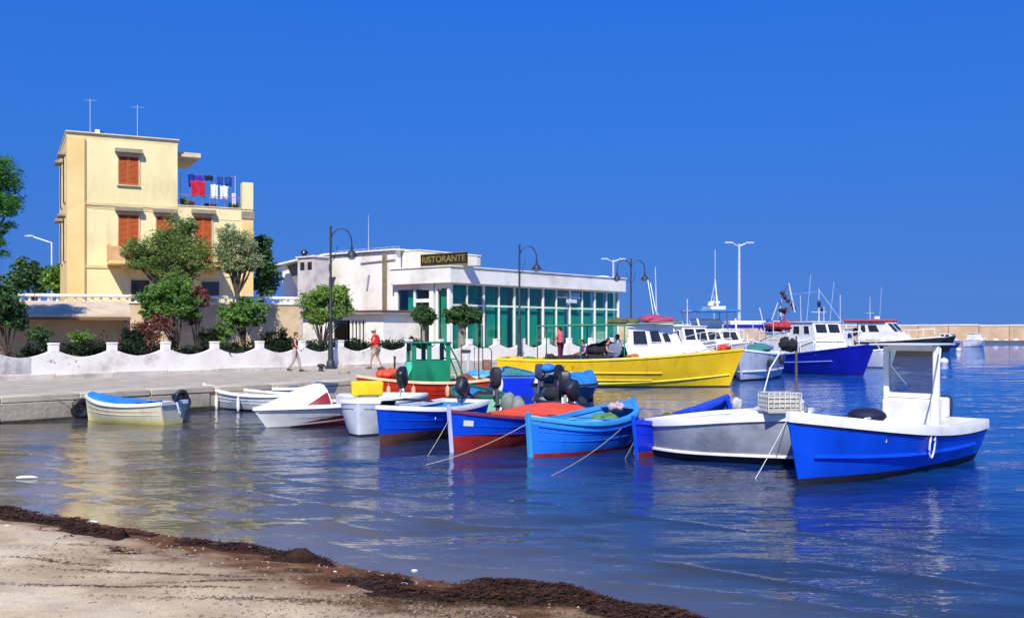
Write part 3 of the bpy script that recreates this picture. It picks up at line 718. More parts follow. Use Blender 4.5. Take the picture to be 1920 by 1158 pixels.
# side face of the glass box, local x = 0, y 0..4.5
for y, wd in ((1.0, .16), (1.35, .34), (2.9, .14), (4.45, .3)):
    MB().box((-.08, y, QZ), (.1, y + wd, FB - .002)).build('side_pillar', rwhite, rest, smooth=False)
MB().box((-.06, .02, QZ), (.08, .152, FB - .004)).build('side_pillar', rwhite, rest, smooth=False)
for y0, y1, bars, cur in ((.17, 1.0, (), 1), (1.69, 2.9, (4.15, 3.3), 0), (3.04, 4.45, (3.2,), 2)):
    sw = MB().box((-.05, y0, QZ), (.06, y1, QZ + .5)).build('side_window', rwhite, rest, smooth=False)
    for z in bars: MB().box((-.05, y0, z - .11), (.06, y1, z + .11)).build('transom', rwhite, sw, smooth=False)
    MB().box((-.05, y0, FB - .3), (.06, y1, FB - .003)).build('head_rail', rwhite, sw, smooth=False)
    zs_ = [QZ + .5] + [z for z in sorted(bars)] + [FB - .3]
    for za, zb in zip(zs_[:-1], zs_[1:]): MB().box((0, y0, za + .11*(za > 1.2)), (.015, y1, zb - .11*(zb < 4.8))).build('pane', g_t, sw, smooth=False)
    if cur: MB().loft([[(.2 + .03*math.sin(k*2), y0 + (y1 - y0)*k/20*(1 if cur == 1 else .55), z) for k in range(21)] for z in (QZ + .2, FB - .1)], closed=False).build('curtain', teal, sw, angle=80)
# gabled hall behind: polygon in local y (away) and z
def gable(poly, x0, x1, name, m, parent=rest):
    n = len(poly)
    return MB().add([(x0, y, z) for y, z in poly] + [(x1, y, z) for y, z in poly],
        [tuple(range(n)), tuple(reversed(range(n, 2*n)))] + [((j+1) % n, j, n + j, n + (j+1) % n) for j in range(n)]).build(name, m, parent, smooth=False)
gable([(4.76, QZ), (16.2, QZ), (16.2, 6.65), (11.5, 7.2), (4.76, 7.35)], .1, .5, 'hall_wall', rwhite)
gable([(16.0, QZ), (16.2, QZ), (16.2, 6.6), (16.0, 6.6)], .502, 16, 'hall_wall', rwhite)
gable([(-1.6, FT + .075), (4.74, FT + .075), (4.74, 7.28), (3.2, 7.3), (-1.6, 6.72)], .6, .9, 'parapet_wall', rcream)
gable([(4.5, 7.36), (11.5, 7.36), (16.4, 6.67), (16.4, 6.78), (11.5, 7.47), (4.5, 7.45)], -.1, 5, 'hall_roof', rwhite)
gable([(-1.64, 6.725), (3.2, 7.305), (4.48, 7.30), (4.48, 7.36), (3.2, 7.365), (-1.64, 6.785)], .56, .94, 'parapet_coping', rwhite)
MB().box((5.5, 4.71, QZ), (LF, 4.9, FT)).build('inner_wall', rwhite, rest, smooth=False)
gable([(8.0, 6.72), (8.0, 6.64), (4.8, 6.74), (4.8, 6.82)], .02, .098, 'wall_trim', mat('grey_trim', '#a5a09c', .8, '#8f8a86'))
# soffit and stair tower
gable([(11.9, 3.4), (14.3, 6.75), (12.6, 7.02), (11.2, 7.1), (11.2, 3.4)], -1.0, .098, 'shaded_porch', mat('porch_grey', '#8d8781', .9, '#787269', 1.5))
gable([(10.7, 7.11), (15.6, 6.6), (15.6, 6.72), (10.7, 7.24)], -1.7, -.26, 'porch_roof', rwhite)
tw = MB().box((-2.2, 9.9, QZ), (-1.9, 11.6, 7.05)).box((-1.9, 9.9, QZ), (-1.0, 10.1, 7.05)).box((-1.9, 11.4, QZ), (-1.0, 11.6, 7.05)).build('stair_tower', mat('tower_plaster', '#cfc9c2', .85, '#b9b2aa', 1.2, dirt='#98928a', dscale=1.2), rest, smooth=False)
for y in (10.15, 10.9): MB().box((-2.22, y, 6.25), (-2.202, y + .42, 6.75)).build('opening', dark_in, tw)
MB().box((-2.3, 9.8, 7.052), (-.9, 11.7, 7.14)).build('tower_cap', rwhite, tw)
MB().lathe([(.16, 0), (.16, .2), (.26, .24), (.2, .4), (.06, .48)], (-1.7, 11.55, 7.142), 10).build('vent_cowl', black_plastic, rest)
gable([(5.55, QZ), (5.8, QZ), (5.8, 7.2), (5.55, 7.2)], -.12, .05, 'brown_pipe_casing', mat('pipe_brown', '#8c7d68', .8, '#75674f', 3), rest)
gable([(7.35, 4.9), (7.5, 4.9), (7.3, 5.9), (7.15, 5.9)], .05, .095, 'wall_emblem', mat('lilac_mark', '#9a93b4', .8), rest)
MB().tube([(0, 7.2, 7.4), (0, 7.2, 9.75)], [.03, .012], 6).build('white_mast', galv, rest)
# thin rail along hall roof
m = MB()
for k in range(12): m.tube([(.2, 4.6 + k*.55, 7.4), (.2, 4.6 + k*.55, 7.6)], .012, 4)
m.tube([(.2, 4.6, 7.6), (.2, 10.65, 7.6)], .012, 4)
m.build('roof_rail', galv, rest)
# sign with gold lettering
sg = MB().box((-.0, -.9, 6.28), (.04, 3.0, 7.02)).build('sign_board', mat('sign_black', '#191812', .5, '#24221a'), rest, smooth=False)
sg.location.x = .5
fr = MB().box((-.03, -.9, 6.28), (-.002, 3.0, 6.32)).box((-.03, -.9, 6.98), (-.002, 3.0, 7.02)).build('sign_border', mat('gold_paint', '#93803a', .6, '#75652c'), sg, smooth=False)
tcv = bpy.data.curves.new('sign_text', 'FONT'); tcv.body = 'RISTORANTE'; tcv.size = .54; tcv.extrude = .012; tcv.align_x = 'CENTER'; tcv.align_y = 'CENTER'; tcv.offset = .004
tmp = bpy.data.objects.new('t', tcv); col.objects.link(tmp)
dg = bpy.context.evaluated_depsgraph_get(); me = bpy.data.meshes.new_from_object(tmp.evaluated_get(dg)); bpy.data.objects.remove(tmp)
me.materials.clear(); me.materials.append(MATS['gold_paint'])
xs_ = [v.co.x for v in me.vertices]; wtxt = max(xs_) - min(xs_)
for v in me.vertices:   # text plane to the board: reads along -y
    v.co = Vector((-.012 - v.co.z, -v.co.x*3.6/wtxt, v.co.y))
o = bpy.data.objects.new('lettering', me); o.location = (0, 1.05, 6.65); link(o, sg)
# low annex with canopy in front of the hall
an = MB().box((-3.2, 2.4, QZ - .01), (-.1, 2.6, 3.3)).box((-3.2, 2.6, QZ - .01), (-3.0, 3.9, 3.3)).box((-3.2, 6.9, QZ - .01), (-3.0, 9.6, 3.3)).box((-3.2, 3.9, 2.95), (-3.0, 6.9, 3.3)).box((-3.2, 5.6, QZ), (-3.0, 6.9, 1.6)).box((-3.2, 9.6, QZ - .01), (-.1, 9.8, 3.3)).build('annex_wall', rwhite, rest, smooth=False)
MB().box((-3.6, 2.1, 3.302), (-.1, 9.9, 3.42), bev=.01).build('annex_canopy', mat('canopy_grey', '#a79f98', .8, '#928a84', 2), rest)
MB().box((-3.64, 2.06, 3.424), (.0, 9.94, 3.52), bev=.01).build('annex_roof_edge', mat('roof_maroon', '#7e4f4b', .8, '#6b403c', 2), rest)
MB().box((-2.0, 2.6, QZ), (-1.9, 9.6, 3.2)).build('annex_interior', dark_room, rest, smooth=False)
aw = MB().box((-3.23, 5.55, 1.6), (-3.2, 6.95, 1.68)).build('annex_window', rwhite, an); MB().box((-3.12, 5.62, 1.68), (-3.1, 6.88, 2.94)).build('pane', glass('dark_pane', '#3a4a48'), aw, smooth=False)
MB().box((-3.3, 5.5, 1.25), (-3.22, 6.7, 1.75)).build('green_box', mat('green_box', '#8ea488', .8, '#7c927a', 4), rest, smooth=False)
for k in range(5): MB().box((-3.16, 3.98 + k*.32, QZ), (-3.06, 4.10 + k*.32, 2.94)).build('louvre', rwhite, rest, smooth=False)
MB().box((-3.19, 8.0, 2.5), (-3.17, 8.8, 2.6)).build('lamp_strip', shelf_m, rest)
# small cafe sign panel on the glass front
MB().box((11.4, -.2, 4.2), (12.6, -.14, 4.45), bev=.02).build('small_sign', mat('sign_pale', '#dfe6e4', .5, '#b8c4c2', 20), rest)
# ================================================================= lamps, poles
def harbour_lamp(x, y, arms, label, rz=0.0):
    r_ = empty('street_lamp', (x, y, QZ), rz, label, 'street lamp', 'black curved-arm street lamps along the quay')
    MB().lathe([(.26, 0), (.26, .12), (.19, .16), (.17, .34), (.12, .4), (.1, 1.3), (.085, 1.35), (.08, 2.2), (.1, 2.25), (.06, 2.35), (.045, 6.1), (.06, 6.12), (.02, 6.2)], n=14).build('post', iron, r_)
    for s in arms:
        pts = [(0, 0, 5.2)] + [(s*(.45 - .45*math.cos(t)), 0, 5.45 + .62*math.sin(t)) for t in np.linspace(0, math.pi, 11)] + [(s*.9, 0, 5.3)]
        a_ = MB().tube(pts, .03).tube([(0, 0, 4.6), (s*.15, 0, 4.75), (s*.3, 0, 5.3)], .018, 5).build('arm', iron, r_)
        MB().lathe([(.05, .38), (.06, .2), (.16, .12), (.2, .02), (.3, -.02), (.31, -.05)][::-1], (s*.9, 0, 4.92), 14).build('lantern', iron, a_)
        MB().ball((s*.9, 0, 4.83), (.17, .17, .12), 8).build('globe', mat('lamp_globe', '#b9c0c4', .3), a_)
    return r_
harbour_lamp(PX(620, 43.3), 43.3, (1,), 'black street lamp between the two walkers, one arm curving right', .1)
harbour_lamp(PX(974, 52.4), 52.4, (1,), 'black street lamp standing before the teal glass front', .1)
harbour_lamp(PX(1183, 63), 63, (1, -1), 'black two armed street lamp beyond the restaurant corner', .15)
def mast_light(px, D, top, label):
    h = PZ(top, D) - QZ; r_ = empty('mast_light', (PX(px, D), D, QZ), .1, label, 'mast light', 'tall white floodlight masts beyond the harbour')
    MB().tube([(0,0,0), (0,0,h)], [.24, .13], 10).build('pole', galv, r_)
    for s in (-1, 1):
        MB().tube([(0,0,h - .3), (s*.8, 0, h + .05)], .07, 6).build('arm', galv, r_)
        MB().box((s*1.25 - .5, -.22, h), (s*1.25 + .5, .22, h + .22), bev=.06).build('head', galv, r_)
mast_light(1386, 118, 457, 'tallest white twin headed light mast rising behind the harbour boats')
mast_light(1150, 142, 487, 'white twin headed light mast behind the right corner of the restaurant')
r_ = empty('street_light', (PX(97, 58), 58, UP), 0, 'slim white street light with long arm left of the yellow house', 'street light')
zt = PZ(455, 58) - UP
MB().tube([(0,0,0), (0,0,zt), (-.4, 0, zt + .12), (-1.1, 0, zt + .35)], [.07, .05, .04, .04], 8).build('pole', galv, r_); MB().ball((-1.3, 0, zt + .38), (.3, .12, .07), 7).build('head', galv, r_)

# ================================================================= trees and shrubs
bark = mat('bark', '#5d5044', .9, '#3d342c', 8, bump=.02, bscale=14, stretch=(1,1,.3))
bark_pale = mat('bark_pale', '#9a9484', .9, '#7c7668', 6, bump=.01, bscale=14)
def leafmat(n, c, c2, tr=.25): return mat('leaf_' + n, c, .6, c2, 1.2, island=.45, trans=tr, spec=.3)
LF_OL = leafmat('olive', '#84994e', '#5c7838'); LF_DK = leafmat('dark', '#58783f', '#3a5a30'); LF_BR = leafmat('bright', '#8aa84c', '#5f863a'); LF_PN = leafmat('pine', '#4f8832', '#305f26')
LF_MD = leafmat('mid', '#789c42', '#527a36'); LF_RD = leafmat('red', '#96584a', '#6c4838'); LF_GY = leafmat('greygreen', '#a3b07a', '#7f8e5a'); LF_HG = leafmat('hedge', '#27391f', '#16240f')
def foliage(name, blobs, n, size, m, parent, clump=.32, asp=.45, seed=1, sub=26):
    clump *= .85; sub = int(sub*2.1); n = int(n*.95)
    g = np.random.default_rng(seed)
    C_ = []
    vol = np.array([b[3]*b[4]*b[5] for b in blobs])**.75; vol = vol/vol.sum()
    for bi, b in enumerate(blobs):
        k = max(4, int(sub*vol[bi]*len(blobs)))
        u = g.normal(size=(k, 3)); u /= np.linalg.norm(u, axis=1, keepdims=True)
        rr = g.random(k)**.45
        c = np.array(b[:3]) + u*rr[:, None]*np.array(b[3:6])
        nn = int(n*vol[bi]); idx = g.integers(0, k, nn)
        s_ = clump*min(b[3:6])*(.6 + .8*g.random(k))
        off = g.normal(size=(nn, 3)); off /= (np.linalg.norm(off, axis=1, keepdims=True) + 1e-6); off *= (g.random(nn)**.5)[:, None]
        p = c[idx] + off*s_[idx][:, None]*np.array([1.25, 1.25, .85])
        p = np.where((g.random(nn) < .1)[:, None], c[idx] + g.normal(size=(nn, 3))*np.minimum(s_[idx], .3)[:, None]*.7, p); C_.append(p)
    P = np.concatenate(C_); n = len(P)
    d = g.normal(size=(n, 3)); d[:, 2] = d[:, 2]*.6 + .15; d /= np.linalg.norm(d, axis=1, keepdims=True)
    e = np.cross(d, g.normal(size=(n, 3))); e /= np.linalg.norm(e, axis=1, keepdims=True)
    s = size*(.6 + .8*g.random(n))[:, None]
    v = np.stack([P - d*s, P + e*s*asp, P + d*s, P - e*s*asp], 1).reshape(-1, 3)
    return npmesh(name, v, np.arange(4*n).reshape(-1, 4), m, parent)
def tree(name, label, cat, base, blobs, n, size, m, trunk=None, bm_=None, group=None, clump=.32, asp=.45, seed=1, r0=.12, sub=26):
    root = empty(name, base, 0, label, cat, group)
    B = [(b[0] - base[0], b[1] - base[1], b[2] - base[2], b[3], b[4], b[5]) for b in blobs]
    foliage('crown', B, n, size, m, root, clump, asp, seed, sub)
    t = MB(); g = random.Random(seed)
    forks = trunk or [(0, 0, .35*min(b[2] for b in B))]
    f = Vector(forks[-1]); pts = [Vector((0, 0, -.1))] + [Vector(p) for p in forks]
    t.tube(pts, [r0*1.25] + [r0*(1 - .25*i/len(forks)) for i in range(len(forks))], 9)
    for b in B:
        for k in range(3):
            tgt = Vector((b[0] + g.uniform(-.55, .55)*b[3], b[1] + g.uniform(-.55, .55)*b[4], b[2] + g.uniform(-.4, .6)*b[5]))
            mid = f.lerp(tgt, .5) + Vector((g.uniform(-.12, .12), g.uniform(-.12, .12), g.uniform(-.05, .15)))
            t.tube([f - Vector((0, 0, .1)), mid, tgt], [r0*.55, r0*.35, r0*.1], 6)
    t.build('trunk', bm_ or bark, root)
    return root
def B_(px, py, D, rx, rz, ry=None):   # crown blob, radii in photo pixels
    s = D/F; return (PX(px, D), D, PZ(py, D), rx*s, (ry or rx)*s, rz*s)
# pine reaching in from the left edge
tree('pine_tree', 'tall bright green pine reaching in from the left edge', 'pine tree', (PX(-60, 37), 37, QZ),
     [B_(-15, 340, 37, 42, 50), B_(5, 385, 37, 36, 40), B_(-30, 320, 37, 60, 45), B_(-20, 460, 37, 44, 28), B_(0, 430, 37, 22, 14), B_(-80, 400, 37, 60, 90)], 26000, .1, LF_PN, trunk=[(0, .1, 2.5), (.3, .1, 4.2)], asp=.16, clump=.4, seed=3, r0=.16, sub=20)
tree('small_tree', 'small dense dark tree at the left edge behind the grey wall bay', 'tree', (PX(14, 36.5), 36.5, QZ), [B_(2, 575, 36.5, 42, 38), B_(-20, 545, 36.5, 40, 30), B_(20, 600, 36.5, 26, 24)], 9000, .08, LF_DK, trunk=[(0, 0, .8)], seed=4, r0=.06)
tree('background_tree', 'dark rounded tree behind the rail left of the yellow house', 'tree', (PX(60, 66), 66, UP), [B_(55, 515, 66, 34, 30), B_(35, 528, 66, 22, 18), B_(75, 525, 66, 24, 24)], 6000, .13, LF_DK, trunk=[(0, 0, .8)], seed=5)
tree('background_tree', 'smaller lighter tree at the left corner of the yellow house', 'tree', (PX(103, 56), 56, UP), [B_(103, 525, 56, 22, 26), B_(115, 505, 56, 12, 12)], 3500, .1, LF_MD, trunk=[(0, 0, .7)], seed=6, r0=.06)
D1 = 45.5
tree('olive_tree', 'broad grey-green tree in front of the orange balcony doors', 'tree', (PX(318, D1), D1, UP - .3),
     [B_(262, 468, D1, 34, 20), B_(330, 440, D1, 40, 30), B_(355, 470, D1, 40, 30), B_(300, 490, D1, 48, 22), B_(350, 425, D1, 24, 18), B_(375, 495, D1, 30, 18), B_(262, 492, D1, 28, 14), B_(330, 515, D1, 40, 22), B_(300, 465, D1, 40, 26)], 34000, .06, LF_OL, trunk=[(.1, 0, .8), (0, 0, 1.3)], seed=7, r0=.14, clump=.42, asp=.3, sub=34)
tree('garden_tree', 'lower leafy tree with reddish right side below the balcony tree', 'tree', (PX(330, 41), 41, QZ),
     [B_(290, 560, 41, 36, 26), B_(330, 545, 41, 38, 26), B_(300, 585, 41, 34, 18), B_(345, 575, 41, 30, 26)], 20000, .055, LF_MD, trunk=[(0, 0, .4), (.05, 0, .9)], seed=8, r0=.07)
tree('purple_leaf_tree', 'reddish leafed small tree right of the lower garden tree', 'tree', (PX(368, 41.6), 41.6, QZ), [B_(374, 556, 41.6, 18, 22), B_(362, 592, 41.6, 15, 15)], 2400, .07, LF_RD, trunk=[(0, 0, .5)], seed=9, r0=.05)
D2 = 47
tree('leaning_tree', 'thin airy tree with leaning trunk at the right end of the yellow house', 'tree', (PX(462, D2), D2, UP - .2),
     [B_(430, 440, D2, 24, 18), B_(425, 475, D2, 26, 22), B_(455, 460, D2, 26, 24), B_(470, 490, D2, 24, 18), B_(440, 500, D2, 34, 14)], 15000, .06, LF_GY, trunk=[(-.25, 0, .7), (-.45, 0, 1.5)], seed=10, r0=.13, clump=.45, sub=24, asp=.3)
tree('background_tree', 'dark tree just right of the yellow house corner', 'tree', (PX(492, 56), 56, UP), [B_(490, 470, 56, 22, 34), B_(495, 520, 56, 26, 36)], 6000, .12, LF_DK, trunk=[(0, 0, 1.0)], seed=11)
tree('garden_tree', 'small dense green tree right of the reddish one behind the scalloped wall', 'tree', (PX(458, 43.5), 43.5, QZ),
     [B_(440, 585, 43.5, 30, 20), B_(475, 580, 43.5, 30, 18), B_(455, 600, 43.5, 40, 14), B_(455, 570, 43.5, 24, 12)], 9500, .07, LF_MD, trunk=[(0, 0, .9)], seed=12, r0=.07)
D3 = 46.5
tree('garden_tree', 'bright green round tree behind the wall beside the first street lamp', 'tree', (PX(606, D3), D3, QZ),
     [B_(585, 568, D3, 24, 22), B_(636, 556, D3, 24, 20), B_(610, 552, D3, 28, 18), B_(598, 592, D3, 30, 16), B_(640, 582, D3, 22, 16)], 19000, .055, LF_BR, trunk=[(-.1, 0, .5), (-.05, 0, .95)], seed=13, r0=.06, clump=.45)
m = MB(); 
D4 = 54
for k_, (px_, rx, lab) in enumerate(((868, 36, 'flat crowned dark clipped tree on a pale stout trunk before the teal glass'), (796, 22, 'smaller dark clipped tree left of the pale trunked one at the restaurant entrance'))):
    tree('clipped_tree', lab, 'tree', (PX(px_ - 2, D4), D4, QZ), [B_(px_ - rx*.35, 588, D4, rx*.75, 16), B_(px_ + rx*.4, 592, D4, rx*.65, 16), B_(px_, 597, D4, rx, 13), B_(px_, 579, D4, rx*.5, 9)], 10000 if k_ == 0 else 5000, .07, LF_DK, trunk=[(0, 0, 1.0), (0, 0, 1.75)], bm_=bark_pale, seed=20 + k_, r0=.22 if k_ == 0 else .1, group='clipped trees before the restaurant')
hd = empty('dark_hedge_block', (PX(520, 47), 47, QZ), .7, 'tall dark evergreen shrub block right of the small garden tree', 'shrub')
foliage('leaves', [(0, 0, 1.0, .75, .6, .85), (-.3, 0, .6, .6, .5, .6), (.35, 0, .6, .5, .5, .6)], 9000, .06, LF_HG, hd, .4, .5, 31)
MB().tube([(0,0,-.05), (0, 0, 1.1)], [.06, .03]).build('stem', bark, hd)
for i_, (p_, lab_) in enumerate(TPOT):
    r_ = empty('potted_plant', p_, 0, lab_, 'plant')
    MB().lathe([(.12, 0), (.18, .3), (.2, .32), (.16, .33)], n=12).build('pot', mat('terracotta', '#a8603c', .85), r_)
    MB().tube([(0, 0, .3), (0, 0, .8)], .015, 5).build('stem', bark, r_)
    foliage('leaves', [(0, 0, .85, .26, .26, .36)], 900, .05, LF_MD, r_, .5, .45, 60 + i_)
def shrub(px_, py, D, rx, rz, m, label, n=2600, seed=1, name='shrub', size=.06):
    b = B_(px_, py, D, rx, rz)
    r_ = empty(name, (b[0], b[1], QZ), 0, label, 'shrub')
    foliage('leaves', [(0, 0, b[2] - QZ, b[3], b[4]*.7, b[5]), (0, 0, (b[2] - QZ)*.5, b[3]*.8, b[4]*.6, b[5]*.8)], n, size, m, r_, .42, .4, seed)
    t = MB()
    for k in range(4): t.tube([(0, 0, -.05), (random.uniform(-.5, .5)*b[3], 0, (b[2] - QZ)*1.1)], [.02, .008], 5)
    t.build('stems', bark, r_)
shrub(272, 622, 39.2, 30, 24, LF_RD, 'red leafed spiky shrub behind the second wall post from the left', 3200, 41, 'red_shrub')
shrub(246, 630, 38.8, 22, 16, LF_HG, 'dark low shrub left of the red leafed shrub', 2000, 42)
shrub(300, 606, 40.3, 22, 16, LF_RD, 'thin reddish shrub under the lower garden tree', 1500, 43, 'red_shrub')
shrub(420, 622, 42.3, 20, 24, LF_MD, 'leafy green bush at the foot of the small dense tree', 2600, 44)
shrub(390, 630, 41.3, 20, 16, LF_HG, 'dark bush between the reddish tree and the small dense tree', 2000, 45)
shrub(150, 632, 37.8, 26, 12, LF_MD, 'low green shrub behind the wall before the left shelter post', 1800, 46)
shrub(75, 628, 36.3, 26, 16, LF_DK, 'dark green shrub above the first grey wall bay', 2200, 47)
# clipped hedge just behind the wall (a continuous dark mass)
hb = []
g2 = random.Random(5)
for i in np.arange(-4, 8.8, .3):
    x, y = wp(i, .75 + g2.uniform(-.1, .3)); hb.append((x, y, QZ + .62 + g2.uniform(-.08, .22), .6, .45, .5))
for i in np.arange(8.8, 18, .4):
    x, y = wp(i, .7); hb.append((x, y, QZ + .45, .5, .4, .38))
hg = foliage('hedge', hb, 90000, .055, LF_HG, None, .5, .5, 50, 14); tag(hg, 'long dark green hedge showing through the dips of the scalloped wall', 'hedge', kind='stuff')
# low red roofed hut at far left
hu = empty('roadside_hut', (PX(-6, 60), 60, UP), .3, 'low white hut with dark red awning at the far left edge', 'hut')
MB().box((-1.6, -1, 0), (1.0, 1, 1.0)).build('wall', rwhite, hu, smooth=False)
MB().loft([[(x, -1.5, .62), (x, -1.5, .72), (x, .3, 1.25), (x, .3, 1.15)] for x in (-1.8, 1.1)], cap=True).build('awning', mat('awning_red', '#7a2226', .8, '#5f181c'), hu, smooth=False)
MB().box((-1.7, .32, 1.002), (1.1, 1.1, 1.35), bev=.03).build('roof', rwhite, hu)
# ================================================================= boats
def paint(n, c, c2=None, dirt=None, rough=.32): return mat('paint_' + n, c, rough, c2, 1.6, dirt=dirt, dscale=3.0, bump=.006, bscale=3.5, stretch=(1, 1, .45))
P_blue = paint('blue', '#0c54e0', '#0a48cc', '#0c3aa0'); P_blue2 = paint('blue_bright', '#1f7ae6', '#176ad4', '#1452ac'); P_navy = paint('navy', '#1620a8', '#121a8e', '#0d1466')
P_deep = paint('deep_blue', '#0c34dc', '#0a2cc0', '#0b2496'); P_yellow = paint('yellow', '#f0c60e', '#e6b808', '#b98f0c'); P_orange = paint('orange', '#e2401a', '#d23412', '#8f2a14')
P_green = paint('green', '#1f8a62', '#187350', '#135840'); P_mint = paint('mint', '#5ad0a4', '#49bd92', '#2f9874'); P_lblue = paint('light_blue', '#3f9ad4', '#2f86c4', '#5a8fb0')
P_white = gel_white; P_cream = paint('cream', '#e6dfc0', '#dbd3b0', '#b8ae8a'); P_grey = paint('hull_grey', '#c3c8cf', '#b4bac2', '#8e949c'); P_silver = mat('brushed_silver', '#b4b9bf', .5, '#979da5', 2.5, metal=.15, bump=.004, bscale=6, dirt='#6d747e', dscale=1.6)
P_red = paint('red', '#8e1f26', '#7a1a20', '#5f161a'); AF_red = mat('antifoul_red', '#a52520', .7, '#7c2220', 4, dirt='#4a2420', dscale=3); AF_brown = mat('antifoul_brown', '#6a4038', .8, '#4a302c', 4, dirt='#2f2624', dscale=3)
AF_dark = mat('antifoul_dark', '#1d2130', .7, '#15171f', 4); AF_yel = paint('pale_yellow', '#efe08a', '#e3d27a', '#c0b070'); P_black = paint('black', '#191b1f', '#131417')
deck_blue = paint('deck_blue', '#3c8fc4', '#2c78b0', '#6c8a96', .6); deck_grey = mat('deck_grey', '#b3b1aa', .7, '#98958d', 3, dirt='#7c786e'); deck_white = mat('deck_white', '#dcdcd8', .6, '#c8c8c2', 3, dirt='#a5a298', dscale=3)
tarp_blue = mat('tarp_blue', '#2f86dc', .55, '#216fc4', 3, bump=.02, bscale=5); tarp_grey = mat('tarp_grey', '#8b9188', .8, '#6f756c', 3, bump=.03, bscale=5); tarp_orange = mat('tarp_orange', '#e8542c', .55, '#d6431f', 2.5, bump=.015, bscale=5); tarp_black = mat('tarp_black', '#17181c', .7, '#22242a', 4, bump=.03, bscale=7)
net_m = mat('net_olive', '#6c6c3c', .95, '#4a4a2a', 14, bump=.03, bscale=25); net_pink = mat('net_pink', '#b4506e', .95, '#7e3550', 14, bump=.03, bscale=25); net_dark = mat('net_dark', '#2a2a34', .95, '#18181e', 14, bump=.03, bscale=25)
win_dark = mat('window_dark', '#2c2f33', .12, '#202226', 2)
screen = glass('windscreen', '#7d97b8', .04, .6)
clear_g = glass('clear_pane', '#c4d6dc', .04, .5)

